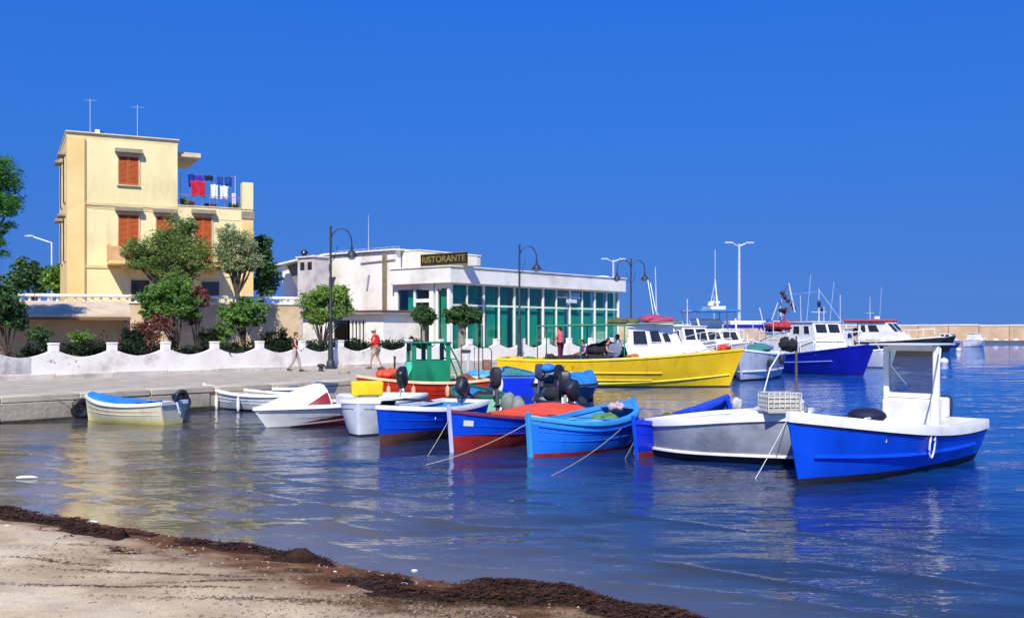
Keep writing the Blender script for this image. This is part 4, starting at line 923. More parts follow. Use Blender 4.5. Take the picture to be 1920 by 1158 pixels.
class Boat:
    def __init__(s, name, label, stern, bow, beam, sheer, cat='boat', draft=.22, tr=.7, double=False, rake=.25, srake=.04, pm=.32, pb=.85, fb=2.2, af=.1,
                 top=P_blue, anti=AF_red, stripe=None, sw=.08, rail=P_white, lining=deck_blue, floor=.14, railw=.08, railh=.05, group=None, open_=True, fs=.45, deck=None, deck_s=.72, drot=0.0, stem=None):
        s.L = L = math.hypot(bow[0]-stern[0], bow[1]-stern[1]); s.B = beam; s.d = draft; s.tr = tr; s.double = double
        s.rake, s.srake, s.pm, s.pb, s.fb, s.sh3, s.fs = rake, srake, pm, pb, fb, sheer, fs
        cx, cy = (bow[0]+stern[0])/2, (bow[1]+stern[1])/2
        s.root = r_ = empty(name, (cx, cy, 0), math.atan2(bow[1]-stern[1], bow[0]-stern[0]), label, cat, group)
        s.floor = floor
        S = s.S = [0, .03, .07, .12, .18, .25, .32, .4, .48, .56, .63, .7, .76, .82, .87, .91, .94, .965, .985, 1.0]
        vz = lambda q: [-s.dr(q), -s.dr(q)*.45, 0, af] + [af + (s.sheer(q) - sw - af)*k for k in (.25, .5, .75, 1)] + [s.sheer(q)]
        mats = [top, anti, stripe or top]
        mi_row = [1, 1, 1, 0, 0, 0, 0, 2]
        m = MB()
        for side in (1, -1):
            k0 = len(m.v); nr = 9
            for q in S: m.v += [s.pt(q, side, z) for z in vz(q)]
            for i in range(len(S) - 1):
                for j in range(nr - 1):
                    a = k0 + i*nr + j
                    f = (a, a + 1, a + nr + 1, a + nr) if side > 0 else (a, a + nr, a + nr + 1, a + 1)
                    m.f.append(f); m.m.append(mi_row[j])
        nr = 9
        for j in range(nr - 1):   # transom
            a = j; b_ = len(S)*nr + j
            m.f.append((a, b_, b_ + 1, a + 1)); m.m.append(mi_row[j])
            a = (len(S)-1)*nr + j; b_ = (2*len(S)-1)*nr + j
            m.f.append((a, a + 1, b_ + 1, b_)); m.m.append(mi_row[j])
        s.hull = m.build('hull', mats, r_, angle=40)
        # rail along the sheer
        for side in (1, -1):
            rings = []
            for q in S:
                x, y, z = s.pt(q, side, s.sheer(q)); yo = abs(y) + .022; yi = max(abs(y) - railw, 0.0)
                rings.append([(x, side*yo, z - .03), (x, side*yo, z + railh*.7), (x, side*(yo - .012), z + railh), (x, side*yi, z + railh), (x, side*yi, z - .02)])
            if side < 0: rings = [list(reversed(r)) for r in rings]
            MB().loft(rings, cap=True).build('gunwale', rail, r_, angle=50)
        if not double:
            x, y, z = s.pt(0, 1, s.sheer(0)); MB().box((x - .03, -y + .01, z - .04), (x + .06, y - .01, z + railh - .004)).build('transom_cap', rail, r_)
        if open_:
            m = MB(); I = [q for q in S if .02 < q < .95]; rr = []
            for q in I:
                x, y, z = s.pt(q, 1, s.sheer(q)); yt = max(y - .06, .01); yf = max(s.half(q, floor) - .07, .005); x2 = s.pt(q, 1, floor)[0]
                rr.append([(x, yt, z - .01), (x2, yf, floor), (x2, -yf, floor), (x, -yt, z - .01)])
            m.loft(rr, closed=False)
            m.f.append((0, 1, 2, 3)); m.m.append(0); k = len(m.v) - 4; m.f.append((k, k+1, k+2, k+3)); m.m.append(0)
            m.build('inner_lining', lining, r_, angle=30)
        if deck is not None: s.deck(deck_s, 1.0, deck)
        if stem is not None:   # raised stem post
            pts = [s.pt(1, 1, z) for z in np.linspace(-draft*.4, s.sheer(1) + stem[0], 8)]
            MB().tube([(p[0] + .015, 0, p[2]) for p in pts], stem[1], 6).build('stem_post', stem[2], r_)
            if double:
                pts = [s.pt(0, 1, z) for z in np.linspace(-draft*.4, s.sheer(0) + stem[0], 8)]
                MB().tube([(p[0] - .015, 0, p[2]) for p in pts], stem[1], 6).build('stern_post', stem[2], r_)
    def dr(s, q): return s.d*(1 - .35*q**6)
    def sheer(s, q):
        a, b_, c = s.sh3; return 2*a*(q-.5)*(q-1) - 4*b_*q*(q-1) + 2*c*q*(q-.5)
    def bmax(s, q):
        if s.double: return s.B/2*max(1 - abs(2*q-1)**s.fb, .012)
        if q < s.fs: return s.B/2*(1 - (1 - s.tr)*((s.fs - q)/s.fs)**2)
        return s.B/2*max(1 - ((q - s.fs)/(1 - s.fs))**s.fb, .012)
    def half(s, q, z):
        v = min(max((z + s.dr(q))/(s.sheer(q) + s.dr(q)), 0), 1)
        qq = abs(2*q - 1) if s.double else q
        p = s.pm + (s.pb - s.pm)*qq**3
        return s.bmax(q)*max(v, 1e-4)**p if v > 0 else 0.004
    def pt(s, q, side, z):
        v = max((z + s.dr(q))/(s.sheer(q) + s.dr(q)), 0)
        x = (q - .5)*s.L + s.rake*v*q**6 - s.srake*v*(1 - q)**6
        return (x, side*s.half(q, z), z)
    def deck(s, q0, q1, m, name='foredeck', crown=.04, lift=.03, inset=.05):
        n = 9; mb = MB(); rr = []
        for k in range(9):
            q = q0 + (q1 - q0)*k/8; x, y, z = s.pt(q, 1, s.sheer(q)); y = max(y - inset, .004)
            c = crown(q) if callable(crown) else crown*y/(s.B/2)
            rr.append([(x, -y + 2*y*j/n, z + lift + c*(1 - abs(2*j/n - 1)**2.2)) for j in range(n + 1)])
        mb.loft(rr, closed=False)
        if not callable(crown):
            r0 = rr[0]; mb.add(r0 + [(p[0], p[1], p[2] - .22) for p in r0], [(j+1, j, n+1+j, n+2+j) for j in range(n)])
        else:
            z0 = s.sheer(q0); r0 = rr[0]; mb.add(r0 + [(p[0], p[1], z0 - .02) for p in r0], [(j+1, j, n+1+j, n+2+j) for j in range(n)])
        return mb.build(name, m, s.root, angle=50)
    def thwart(s, q, m, z=None, w_=.2, name='thwart'):
        z = z if z is not None else s.sheer(q) - .14; y = s.half(q, z) - .05; x = (q - .5)*s.L
        return MB().box((x - w_/2, -y, z - .035), (x + w_/2, y, z), bev=.008).build(name, m, s.root)
    def strake(s, zf, m, q0=.02, q1=.97, r=.018, name='rubbing_strake'):
        for side in (1, -1):
            pts = []
            for k in range(24):
                q = q0 + (q1 - q0)*k/23; z = zf(q) if callable(zf) else zf
                p = s.pt(q, side, z); pts.append((p[0], p[1] + side*r*.3, p[2]))
            MB().tube(pts, r, 5).build(name, m, s.root)
    def loc(s, x, y, z): return s.root.matrix_basis @ Vector((x, y, z))
    def at(s, q, y, z): return ((q - .5)*s.L, y, z)

def outboard(bt, y=0, tilt=0, scale=1.0, m=black_plastic, drop=.0, x=None, band=None, leg=None):
    z = bt.sheer(0) - drop; x = (-bt.L/2 - .06) if x is None else x
    o = empty('outboard_motor', (x, y, z)); o.parent = bt.root; o.rotation_euler = (0, R(tilt), 0); o.scale = (scale*.66, scale*.6, scale*.74)
    k = MB()
    k.loft([[(cx_ + a*rx, b2*ry, z_) for a, b2 in ((1,.55),(.55,1),(-.55,1),(-1,.6),(-1,-.6),(-.55,-1),(.55,-1),(1,-.55))] for cx_, rx, ry, z_ in ((-.14, .13, .10, .03), (-.15, .19, .145, .08), (-.17, .23, .16, .2), (-.19, .26, .165, .36), (-.2, .25, .155, .47), (-.18, .19, .13, .53), (-.16, .1, .09, .55))], cap=True)
    k.build('cowling', m, o, angle=50)
    if band: MB().loft([[(-.155 + a*.235, b2*.162, z_) for a, b2 in ((1,.55),(.55,1),(-.55,1),(-1,.6),(-1,-.6),(-.55,-1),(.55,-1),(1,-.55))] for z_ in (.2, .235)], cap=True).build('stripe', band, o)
    l = MB().box((-.2, -.055, -.62), (-.1, .055, .08), bev=.02).box((-.3, -.1, -.47), (-.04, .1, -.44)).lathe([(.02, -.1), (.05, 0), (.05, .12), (.03, .2)], n=8)
    l.v[-32:] = [(p[2] - .2, p[1], -.64 + p[0]) for p in l.v[-32:]]
    l.wallprism([(-.2, -.68), (-.12, -.68), (-.17, -.82), (-.21, -.82)], -.01, .01)
    l.build('leg', leg or m, o, angle=40)
    MB().box((-.09, -.09, -.18), (.06, .09, .05), bev=.015).build('bracket', steel, o)
    p = MB()
    for j in range(3):
        a = j*2.094; c, s_ = math.cos(a), math.sin(a)
        p.add([(-.3, c*.03, -.64 + s_*.03), (-.32, c*.12 - s_*.05, -.64 + s_*.12 + c*.05), (-.34, c*.12 + s_*.04, -.64 + s_*.12 - c*.04), (-.31, c*.13, -.64 + s_*.13), (-.3, c*.12, -.64 + s_*.12)], [(0,1,3), (0,3,2), (0,4,1)])
    p.build('propeller', steel, o)
    MB().tube([(-.02, 0, .15), (.32, 0, .2)], .018, 6).build('tiller', black_plastic, o)
    return o
def heap(parent, c, r, m, name='net_pile', n=6, seed=1, noise=.3):
    g = random.Random(seed); k = MB()
    for i in range(n):
        f = .35 + .45*g.random()
        k.ball((c[0] + g.uniform(-.6, .6)*r[0], c[1] + g.uniform(-.6, .6)*r[1], c[2] + g.uniform(0, .5)*r[2]), (r[0]*f, r[1]*f, r[2]*(.4 + .4*g.random())), 7, noise=noise)
    return k.build(name, m, parent, angle=60)
def cabin(bt, x0, x1, wdt, z0, z1, m, rf=.3, rb=.05, side=.06, name='cabin', roof=None, rh=.05, over=.08, wins=(), front=True, taper_bow=.0):
    y = wdt/2
    b2 = y*(1 - taper_bow)
    k = MB().add([(x0, -y, z0), (x1, -b2, z0), (x1, b2, z0), (x0, y, z0), (x0 + rb, -y + side, z1), (x1 - rf, -b2 + side, z1), (x1 - rf, b2 - side, z1), (x0 + rb, y - side, z1)],
                 [(0,3,2,1), (4,5,6,7), (0,1,5,4), (1,2,6,5), (2,3,7,6), (3,0,4,7)])
    c = k.build(name, m, bt.root, smooth=False)
    if roof is not None: MB().box((x0 + rb - over, -y + side - over, z1 + .002), (x1 - rf + over, y - side + over, z1 + rh), bev=.02).build('cabin_roof', roof, bt.root)
    def wall_pt(u, z, sd, off):
        t = (z - z0)/(z1 - z0); xx0 = x0 + rb*t; xx1 = x1 - rf*t; x = xx0 + (xx1 - xx0)*u
        yy = y + (b2 - y)*u - side*t + off; return (x, sd*yy, z)
    for (u0, u1, za, zb) in wins:
        for sd in (1, -1):
            for nm, mm, e, off in (('window', m, .03, .012), ('pane', win_dark, 0, .018)):
                q = [wall_pt(u0 - e/(x1-x0), za - e, sd, off), wall_pt(u1 + e/(x1-x0), za - e, sd, off), wall_pt(u1 + e/(x1-x0), zb + e, sd, off), wall_pt(u0 - e/(x1-x0), zb + e, sd, off)]
                q2 = [(p[0], p[1] - sd*(off + .004), p[2]) for p in q]
                ob = MB().add(q + q2, [(0,1,2,3) if sd < 0 else (3,2,1,0), (0,4,5,1), (1,5,6,2), (2,6,7,3), (3,7,4,0)]).build(nm, mm, c if nm == 'window' else wo, smooth=False)
                if nm == 'window': wo = ob
    if front:
        za, zb = z0 + (z1 - z0)*.45, z1 - .1
        for f0, f1 in ((-.85, -.08), (.08, .85)):
            q = []
            for z, yy in ((za, f0), (za, f1), (zb, f1), (zb, f0)):
                t = (z - z0)/(z1 - z0); q.append((x1 - rf*t + .014, yy*(b2 - side*t), z))
            q2 = [(p[0] - .02, p[1], p[2]) for p in q]
            MB().add(q + q2, [(0,1,2,3), (0,4,5,1), (1,5,6,2), (2,6,7,3), (3,7,4,0)]).build('windscreen', win_dark, c, smooth=False)
    return c
def rail(bt, pts, h, m=steel, r=.014, posts=True, name='guard_rail'):
    k = MB().tube([(p[0], p[1], p[2] + h) for p in pts], r, 5)
    for p in pts: k.tube([p, (p[0], p[1], p[2] + h)], r*.9, 5)
    return k.build(name, m, bt.root)
def fender(bt, q, side, z, m, L_=.32, r=.07):
    p = bt.pt(q, side, z); k = MB().lathe([(.02, L_/2), (r*.8, L_*.38), (r, L_*.2), (r, -L_*.25), (r*.7, -L_*.45), (.02, -L_/2)][::-1], (p[0], p[1] + side*(r + .01), p[2] - L_/2), 10)
    k.tube([(p[0], p[1] + side*(r + .01), z), (p[0], p[1] + side*.03, bt.sheer(q) + .03)], .008, 4)
    k.build('fender', m, bt.root)
def oars(bt, y, z, m=wood):
    for sd in (1, -1):
        k = MB().tube([(-bt.L*.3, sd*y, z), (bt.L*.28, sd*y*.6, z + .1)], .018, 6).box((-bt.L*.3 - .4, sd*y - .05, z - .02), (-bt.L*.3, sd*y + .05, z + .0))
        k.build('oar', m, bt.root)

# --- K: big blue boat with white rail and console arch, nearest on the right
K = Boat('motorboat', 'large blue motorboat with thick white gunwale and white console, nearest at right', (7.9, 18.55), (4.3, 14.95), 1.95, (.60, .66, 1.0), tr=.86, rake=.38, pm=.3, pb=.62, fb=2.6, af=.11, top=P_blue, anti=AF_dark, rail=P_white, railw=.16, railh=.13, lining=deck_white, floor=.2, deck=P_white, deck_s=.74, draft=.3)
K.strake(lambda q: .33 + .12*q**3, P_blue, .1, .95, .03)
K.strake(lambda q: K.sheer(q) - .05, AF_dark, 0, .99, .012, 'painted_rail_shadow')  # thin dark strip laid in as the shadow line under the rail
xc = -1.3
k = MB()
k.box((xc - .3, -.42, .2), (xc + .25, .42, 1.12), bev=.03)
k.build('console', P_white, K.root)
ar = MB()
for sd in (1, -1): MB().box((xc - .05, sd*.44 - .05, .2), (xc + .05, sd*.44 + .05, 2.04), bev=.02).build('frame_post', P_white, K.root)
MB().box((xc - .05, -.39, 1.13), (xc + .06, .39, 1.21)).build('screen_sill', P_white, K.root); MB().box((xc - .04, -.39, 1.95), (xc + .05, .39, 2.04)).build('frame_head', P_white, K.root)
MB().box((xc - .006, -.39, 1.215), (xc + .006, .39, 1.945)).build('windscreen', clear_g, K.root, smooth=False)
MB().box((xc - .7, -.5, 2.045), (xc + .6, .5, 2.08), bev=.012).build('hard_top', mat('hard_top_grey', '#c9cdd2', .5, '#b9bdc4', 3), K.root)
MB().box((xc - .95, -.3, .2), (xc - .5, .3, .75), bev=.04).box((xc - .95, -.3, .75), (xc - .85, .3, 1.1), bev=.02).build('helm_seat', P_white, K.root)
MB().tube([(xc + .1, .55, 2.0), (xc + .32, .6, 1.55), (xc + .58, .62, 1.15), (xc + .66, .62, .72)], .016, 6).build('grab_line', P_white, K.root)
sb = MB().box((.35, -.2, .2), (.95, .4, .82), bev=.05).build('locker', P_white, K.root)
MB().ball((.62, .1, .93), (.34, .3, .13), 9).build('seat_cushion', mat('navy_cushion', '#1a1d3a', .6, '#12142a'), K.root)
MB().tube([(.1, .2, .9), (1.1, .3, .92)], .02, 6).build('boat_hook', P_white, K.root)
outboard(K, 0, 8, 1.25, mat('motor_grey', '#3a4152', .35, '#2c3240', 4), .02)
# coil of white line hanging on the near side
side_n = -1 if K.loc(0, -1, 0).y < K.loc(0, 1, 0).y else 1
xq = .52; px_, py_, pz_ = K.pt(xq, side_n, .5)
pts = []
for t in np.linspace(0, 2*math.pi, 20): pts.append((px_ + .1*math.cos(t + 1.57), py_ + side_n*(.04 + .02*math.cos(t)), .50 + .22*math.sin(t + 1.57)))
k = MB().tube(pts, .016, 5)
k.tube([(px_ - .12, py_ - side_n*.1, K.sheer(xq) + .14), (px_ - .12, py_ + side_n*.07, K.sheer(xq) + .1), (px_ - .06, py_ + side_n*.05, .55)], .016, 5)
k.tube([(px_ + .1, py_ - side_n*.1, K.sheer(xq) + .14), (px_ + .1, py_ + side_n*.07, K.sheer(xq) + .1), (px_ + .08, py_ + side_n*.05, .55)], .016, 5)
k.build('rope_loop', mat('white_line', '#dfe3ea', .8), K.root)
MB().lathe([(.03, 0), (.03, .12), (.06, .13), (.02, .16)], (K.L/2 - .15, 0, K.sheer(.97) + .1), 8).build('bow_cleat', steel, K.root)

# --- J: silver grey boat with white rail left of it
J = Boat('motorboat', 'silver grey boat with white rail and tinted screen, just left of the large blue motorboat', (5.0, 17.55), (2.65, 18.5), 1.6, (.82, .74, .58), tr=.9, rake=.22, pm=.34, pb=.5, fb=3.0, af=.13, top=P_silver, anti=AF_dark, rail=P_white, railw=.14, railh=.1, lining=deck_white, floor=.2, deck=P_white, deck_s=.5, draft=.2)
J.strake(.15, P_white, .0, .985, .03, 'chine_stripe')
def crate(x, y, z, rz, sx, sy, sz, m, label, parent=None, cells=6):
    r_ = empty('crate', (x, y, z), rz, label, 'crate') if parent is None else empty('crate', (x, y, z), rz)
    if parent is not None: r_.parent = parent
    MB().box((-sx/2, -sy/2, 0), (sx/2, sy/2, .02)).build('base', m, r_)
    g = MB()
    for sgn in (-1, 1):
        for k in range(cells + 1):
            xx = -sx/2 + sx*k/cells; g.box((xx - .007, sgn*sy/2 - .008, .02), (xx + .007, sgn*sy/2 + .008, sz))
        for k in range(5): zz = .03 + (sz - .03)*k/4; g.box((-sx/2, sgn*sy/2 - .006, zz - .008), (sx/2, sgn*sy/2 + .006, zz + .004))
        for k in range(cells + 1):
            yy = -sy/2 + sy*k/cells; g.box((sgn*sx/2 - .008, yy - .007, .02), (sgn*sx/2 + .008, yy + .007, sz))
        for k in range(5): zz = .03 + (sz - .03)*k/4; g.box((sgn*sx/2 - .006, -sy/2, zz - .008), (sgn*sx/2 + .006, sy/2, zz + .004))
    g.build('lattice', m, r_, smooth=False)
    MB().box((-sx/2 + .02, -sy/2 + .02, .021), (sx/2 - .02, sy/2 - .02, sz*.86), bev=.02).build('folded_net', mat('pale_net', '#c9c3b4', .95, '#aca592', 20, bump=.02, bscale=40), r_)
    return r_
c_ = J.loc(-.95, -.25, J.sheer(.15) + .1)
crate(PX(1462, 17.0), 17.0, .93, .15, .58, .42, .33, mat('crate_white', '#d2cfc6', .6, '#bdb9ae'), 'pale lattice crate on the stern deck of the silver boat')
MB().box((-1.5, -.62, .72), (-.45, .62, .925), bev=.03).build('stern_deck', P_white, J.root)
wy = J.root.rotation_euler.z
def to_local(bt, x, y, z): return bt.root.matrix_basis.inverted() @ Vector((x, y, z))
a_ = [to_local(J, PX(p, 17.4), 17.4, PZ(q, 17.4)) for p, q in ((1432, 736), (1444, 690), (1474, 642))]
MB().tube(a_, .012, 6).build('stay_rod', P_white, J.root)
mp_ = to_local(J, PX(1493, 17.35), 17.35, .75)
k = MB().tube([mp_, (mp_[0], mp_[1], PZ(648, 17.35)), (mp_[0], mp_[1], PZ(630, 17.35))], [.025, .022, .015], 7).build('pole', mat('weathered_pole', '#6b5a50', .8, '#4a3e38', 8), J.root)
heap(J.root, to_local(J, PX(1478, 17.35), 17.35, PZ(652, 17.35)), (.15, .1, .15), net_dark, 'rolled_cover', 8, 4, .5)
MB().box((mp_[0] - .12, mp_[1] - .3, .92), (mp_[0] + .1, mp_[1] + .3, 1.12), bev=.05).build('engine_cover', P_white, J.root)

# --- I: dark blue boat, long, mostly behind J
I_ = Boat('rowing_boat', 'dark blue wooden boat with red bottom whose prow shows left of the silver boat', (4.7, 22.2), (2.28, 18.2), 1.35, (.72, .5, .66), double=True, rake=.18, srake=.25, pm=.4, pb=.8, af=.1, top=P_deep, anti=AF_red, rail=P_deep, lining=deck_blue, floor=.16, stem=(.12, .035, P_blue))
I_.thwart(.35, P_lblue); I_.thwart(.65, P_lblue)
# blue cover rolled along the far prow
pts = [to_local(I_, PX(p, d_), d_, PZ(q, d_)) for p, q, d_ in ((1275, 778, 20.6), (1310, 770, 21.2), (1340, 757, 21.8), (1364, 742, 22.2))]
MB().tube(pts, [.1, .13, .11, .05], 9).build('rolled_tarp', tarp_blue if False else mat('tarp_royal', '#1f48c8', .6, '#1a3aa8', 4, bump=.03, bscale=6), I_.root)
heap(I_.root, to_local(I_, PX(1252, 20), 20, PZ(782, 20)), (.22, .16, .1), net_m, 'net_pile', 5, 3)
MB().ball(to_local(I_, PX(1378, 22.4), 22.2, PZ(757, 22.4)), (.16, .12, .15), 8, noise=.3).build('white_bundle', mat('cloth_white', '#c9c8bf', .9, '#a9a79c', 6, bump=.02, bscale=12), I_.root)

# --- H: bright blue gozzo with broad stem and raised prow
H = Boat('rowing_boat', 'bright blue boat with light blue inside, in front of the orange covered boat', (2.42, 20.6), (.36, 18.3), 1.5, (.84, .57, .72), double=True, rake=.08, srake=.1, pm=.3, pb=.55, fb=3.2, af=.07, top=P_blue2, anti=AF_red, stripe=P_lblue, sw=.1, rail=P_lblue, railw=.1, lining=deck_blue, floor=.16, stem=(.1, .06, P_lblue), draft=.25, group=None)
H.strake(lambda q: H.sheer(q) - .12, P_blue2, .03, .97, .022)
H.thwart(.3, P_lblue); H.thwart(.55, P_lblue); H.deck(.78, 1, deck_blue); H.deck(0.0, .16, deck_blue, 'stern_deck')
heap(H.root, (-.62, .1, .5), (.3, .26, .18), mat('net_green', '#5f8c48', .95, '#46703a', 14, bump=.03, bscale=25), 'net_pile', 6, 8)
heap(H.root, (-1.15, 0, .72), (.18, .18, .14), mat('rope_pink', '#c9aeb0', .95, '#9c8488', 20, bump=.02, bscale=30), 'rope_heap', 6, 9)
MB().box((.0, -.55, .5), (.5, .5, .6), bev=.02).build('hatch', mat('hatch_pale', '#a8c8d4', .6, '#7fb0c4', 3), H.root)
oars(H, .35, .55, P_lblue)

# --- G: blue and red boat with orange cover
G = Boat('rowing_boat', 'blue boat with bright red bottom and puffed orange tarp over its stern', (1.25, 22.2), (-1.12, 19.1), 1.5, (.6, .55, .78), double=False, tr=.8, rake=.1, pm=.38, pb=.9, fb=2.0, af=.3, top=P_blue, anti=AF_red, rail=mat('rail_mauve', '#7a2e4c', .5, '#5c2440', 3), railw=.05, railh=.035, lining=deck_blue, floor=.16, stem=(.12, .045, paint('stem_white', '#c9cbe6', '#b4b8da')), draft=.25)
G.thwart(.55, P_lblue); G.thwart(.72, P_lblue); G.deck(.84, 1, mat('deck_mauve', '#a9a0c4', .6, '#8d86ac', 3))
rr = []
for k in range(9):
    q = .06 + .42*k/8; x, y, z = G.pt(q, 1, G.sheer(q)); y += .015; c = .16*math.sin(min(k/8*1.5 + .25, 1)*math.pi*.5)*(1 - (k/8)**2.5) + .02
    rr.append([(x, -y + 2*y*j/12, z + .05 + c*(1 - abs(2*j/12 - 1)**2.4) + .012*math.sin(j*2.1 + k)) for j in range(13)])
tp = MB().loft(rr, closed=False)
for r0 in (rr[0], rr[-1]): tp.add(r0 + [(p[0], p[1], p[2] - .12 - .1*(r0 is rr[0])) for p in r0], [(j, j+1, 14+j, 13+j) for j in range(12)])
tp.build('tarpaulin', tarp_orange, G.root, angle=80)
outboard(G, .1, 35, 1.1, mat('motor_dark', '#1b1e24', .5, '#2a2e36', 6), -.12)
MB().box((G.L*.37, -.305, .55), (G.L*.37 + .12, -.30, .66)).build('registration_plate', P_white, G.root, smooth=False)
sdg = 1 if G.loc(0, 1, 0).y < G.loc(0, -1, 0).y else -1
p0 = G.pt(.9, sdg, .5); p1 = G.pt(.945, sdg, .5); pn = Vector((p1[0]-p0[0], p1[1]-p0[1], 0)).cross(Vector((0,0,1))).normalized()*.006
if pn.y*sdg < 0: pn = -pn
MB().add([(p0[0]+pn.x, p0[1]+pn.y*1.5, .47), (p1[0]+pn.x, p1[1]+pn.y*1.5, .49), (p1[0]+pn.x*2.5, p1[1]+pn.y*2.5+sdg*.01, .6), (p0[0]+pn.x*2.5, p0[1]+pn.y*2.5+sdg*.01, .58)], [(0,1,2,3)]).build('number_patch', P_white, G.root, smooth=False)

# --- F: blue boat with brown bottom
Fb = Boat('rowing_boat', 'blue boat with white rail and brown bottom, left of the blue and red boat', (-1.1, 23.4), (-2.64, 20.25), 1.55, (.66, .62, .76), tr=.8, rake=.16, pm=.36, pb=.75, fb=2.4, af=.22, top=P_blue, anti=AF_brown, rail=P_white, railw=.12, railh=.06, lining=deck_blue, floor=.16, deck=P_white, deck_s=.68, draft=.25)
Fb.thwart(.4, P_lblue)
outboard(Fb, 0, 62, 1.15, mat('motor_dark', '#1b1e24', .5, '#2a2e36', 6), -.1, band=AF_red)
kk = MB().loft([[(x, y, z + .02*math.sin(x*9 + y*7)) for y, z in ((-.72, .42), (-.70, .66), (-.66, .79), (-.3, .84), (.1, .82), (.3, .8))] for x in np.linspace(.15, .75, 6)], closed=False)
kk.build('black_tarp', tarp_black, Fb.root, angle=80)
# --- E: small white boat
E = Boat('motorboat', 'small white boat with grey side between the red striped speedboat and a blue boat', (-2.75, 25.0), (-3.35, 21.9), 1.45, (.72, .7, .74), tr=.9, rake=.05, pm=.22, pb=.3, fb=5, af=.04, top=mat('hull_white_grey', '#cdd3da', .35, '#c0c7cf', 3, dirt='#a0a7b0'), anti=AF_dark, rail=P_white, railw=.1, lining=deck_white, floor=.2, deck=P_white, deck_s=.6)
E.strake(lambda q: E.sheer(q) - .14, mat('grey_line', '#8c93a0', .5), .02, .98, .012)
outboard(E, 0, 30, 1.25, black_plastic, -.12)
p = to_local(E, PX(688, 24.2), 24.2, 0)
MB().box((-.36, -.25, 0), (.36, .25, .34), bev=.03, taper=-.02).build('yellow_crate', mat('crate_yellow', '#f0d21c', .5, '#e2c010', 3), None, label='bright yellow fish box standing on the small white boat', cat='fish box').matrix_basis = Matrix.Translation((PX(688, 24.0), 24.0, .76)) @ Matrix.Rotation(.2, 4, 'Z')

# --- D: white speedboat with dark red flashes
D_ = Boat('speedboat', 'white speedboat with dark red triangle and red hull flash, bow pointing left', (-3.2, 25.8), (-5.68, 23.85), 1.7, (.52, .5, .46), tr=.85, rake=.5, pm=.42, pb=1.15, fb=1.9, af=.02, top=P_white, anti=AF_dark, rail=P_white, railw=.2, railh=.05, lining=deck_white, floor=.2, draft=.3)
D_.strake(lambda q: D_.sheer(q) - .06, mat('trim_grey', '#8a93a3', .5), .02, .99, .018)
def crown(q): return .5*math.sin(min(max((1 - q)/.40, 0), 1)*math.pi/2)**1.15
D_.deck(.6, 1.0, P_white, 'cuddy_deck', crown=crown, inset=.12, lift=.03)
sdd = 1 if D_.loc(0, 1, 0).y < D_.loc(0, -1, 0).y else -1
def hull_patch(bt, pts, m, name, off=.006, n=8):
    """thin painted flash lying on the hull: rows of (q, z0, z1)"""
    for sd in (1, -1):
        a, b3 = [], []
        for q, z0, z1 in pts:
            p0 = bt.pt(q, sd, z0); p1 = bt.pt(q, sd, z1)
            a.append((p0[0], p0[1] + sd*off, z0)); b3.append((p1[0], p1[1] + sd*off, z1))
        k = MB(); nn = len(a)
        k.add(a + b3, [(j, j+1, nn+j+1, nn+j) if sd < 0 else (j+1, j, nn+j, nn+j+1) for j in range(nn - 1)])
        k.build(name, m, bt.root, angle=60)
hull_patch(D_, [(q, .02, .03 + .27*(1 - max((q - .3)/.56, 0)**2.2)) for q in np.linspace(.05, .86, 18)], P_red, 'red_flash', .02)
hull_patch(D_, [(q, .22 - .2*((q-.3)/.6), .26 - .2*((q-.3)/.6)) for q in np.linspace(.3, .9, 14)], gel_white, 'white_stripe', .028)
hull_patch(D_, [(q, .27 - .06*q, .27 - .06*q + .05*(1 - (q/.85)**2)) for q in np.linspace(.02, .84, 14)], mat('stripe_slate', '#5c6474', .4), 'grey_stripe', .010)
# red triangle on the near flank of the cuddy, lying on its crowned surface
def cuddy_pt(q, f, off=.012):
    x, y, z = D_.pt(q, 1, D_.sheer(q)); y = max(y - .12, .004); yy = y*f
    return (x, yy + (off if f > 0 else -off), z + .03 + crown(q)*(1 - abs(f)**2.2) + off)
for sd in (1, -1):
    rows = []
    for k in range(7):
        q = .61 + .15*k/6; f_lo = .985; f_hi = .985 - .32*(1 - k/6)
        rows.append([cuddy_pt(q, sd*f_lo), cuddy_pt(q, sd*(f_lo + f_hi)/2), cuddy_pt(q, sd*f_hi)])
    MB().loft(rows, closed=False).build('red_triangle', P_red, D_.root, angle=60)
MB().loft([[(D_.L*(-.08) - .12*t, (.62 - .05*t)*math.sin(a), .8 + .28*t) if False else (D_.L*.08 + .14*math.cos(a) - .14*t, (.62 - .05*t)*math.sin(a), .80 + .24*t) for a in np.linspace(-1.5, 1.5, 13)] for t in (0, 1)], closed=False).build('windscreen', screen, D_.root)
MB().box((-.75, -.5, .2), (-.35, .5, .72), bev=.06).build('seat', mat('seat_white', '#d9dbe0', .5), D_.root)
heap(D_.root, (-1.2, 0, .42), (.3, .45, .22), tarp_blue, 'blue_cover', 5, 5)

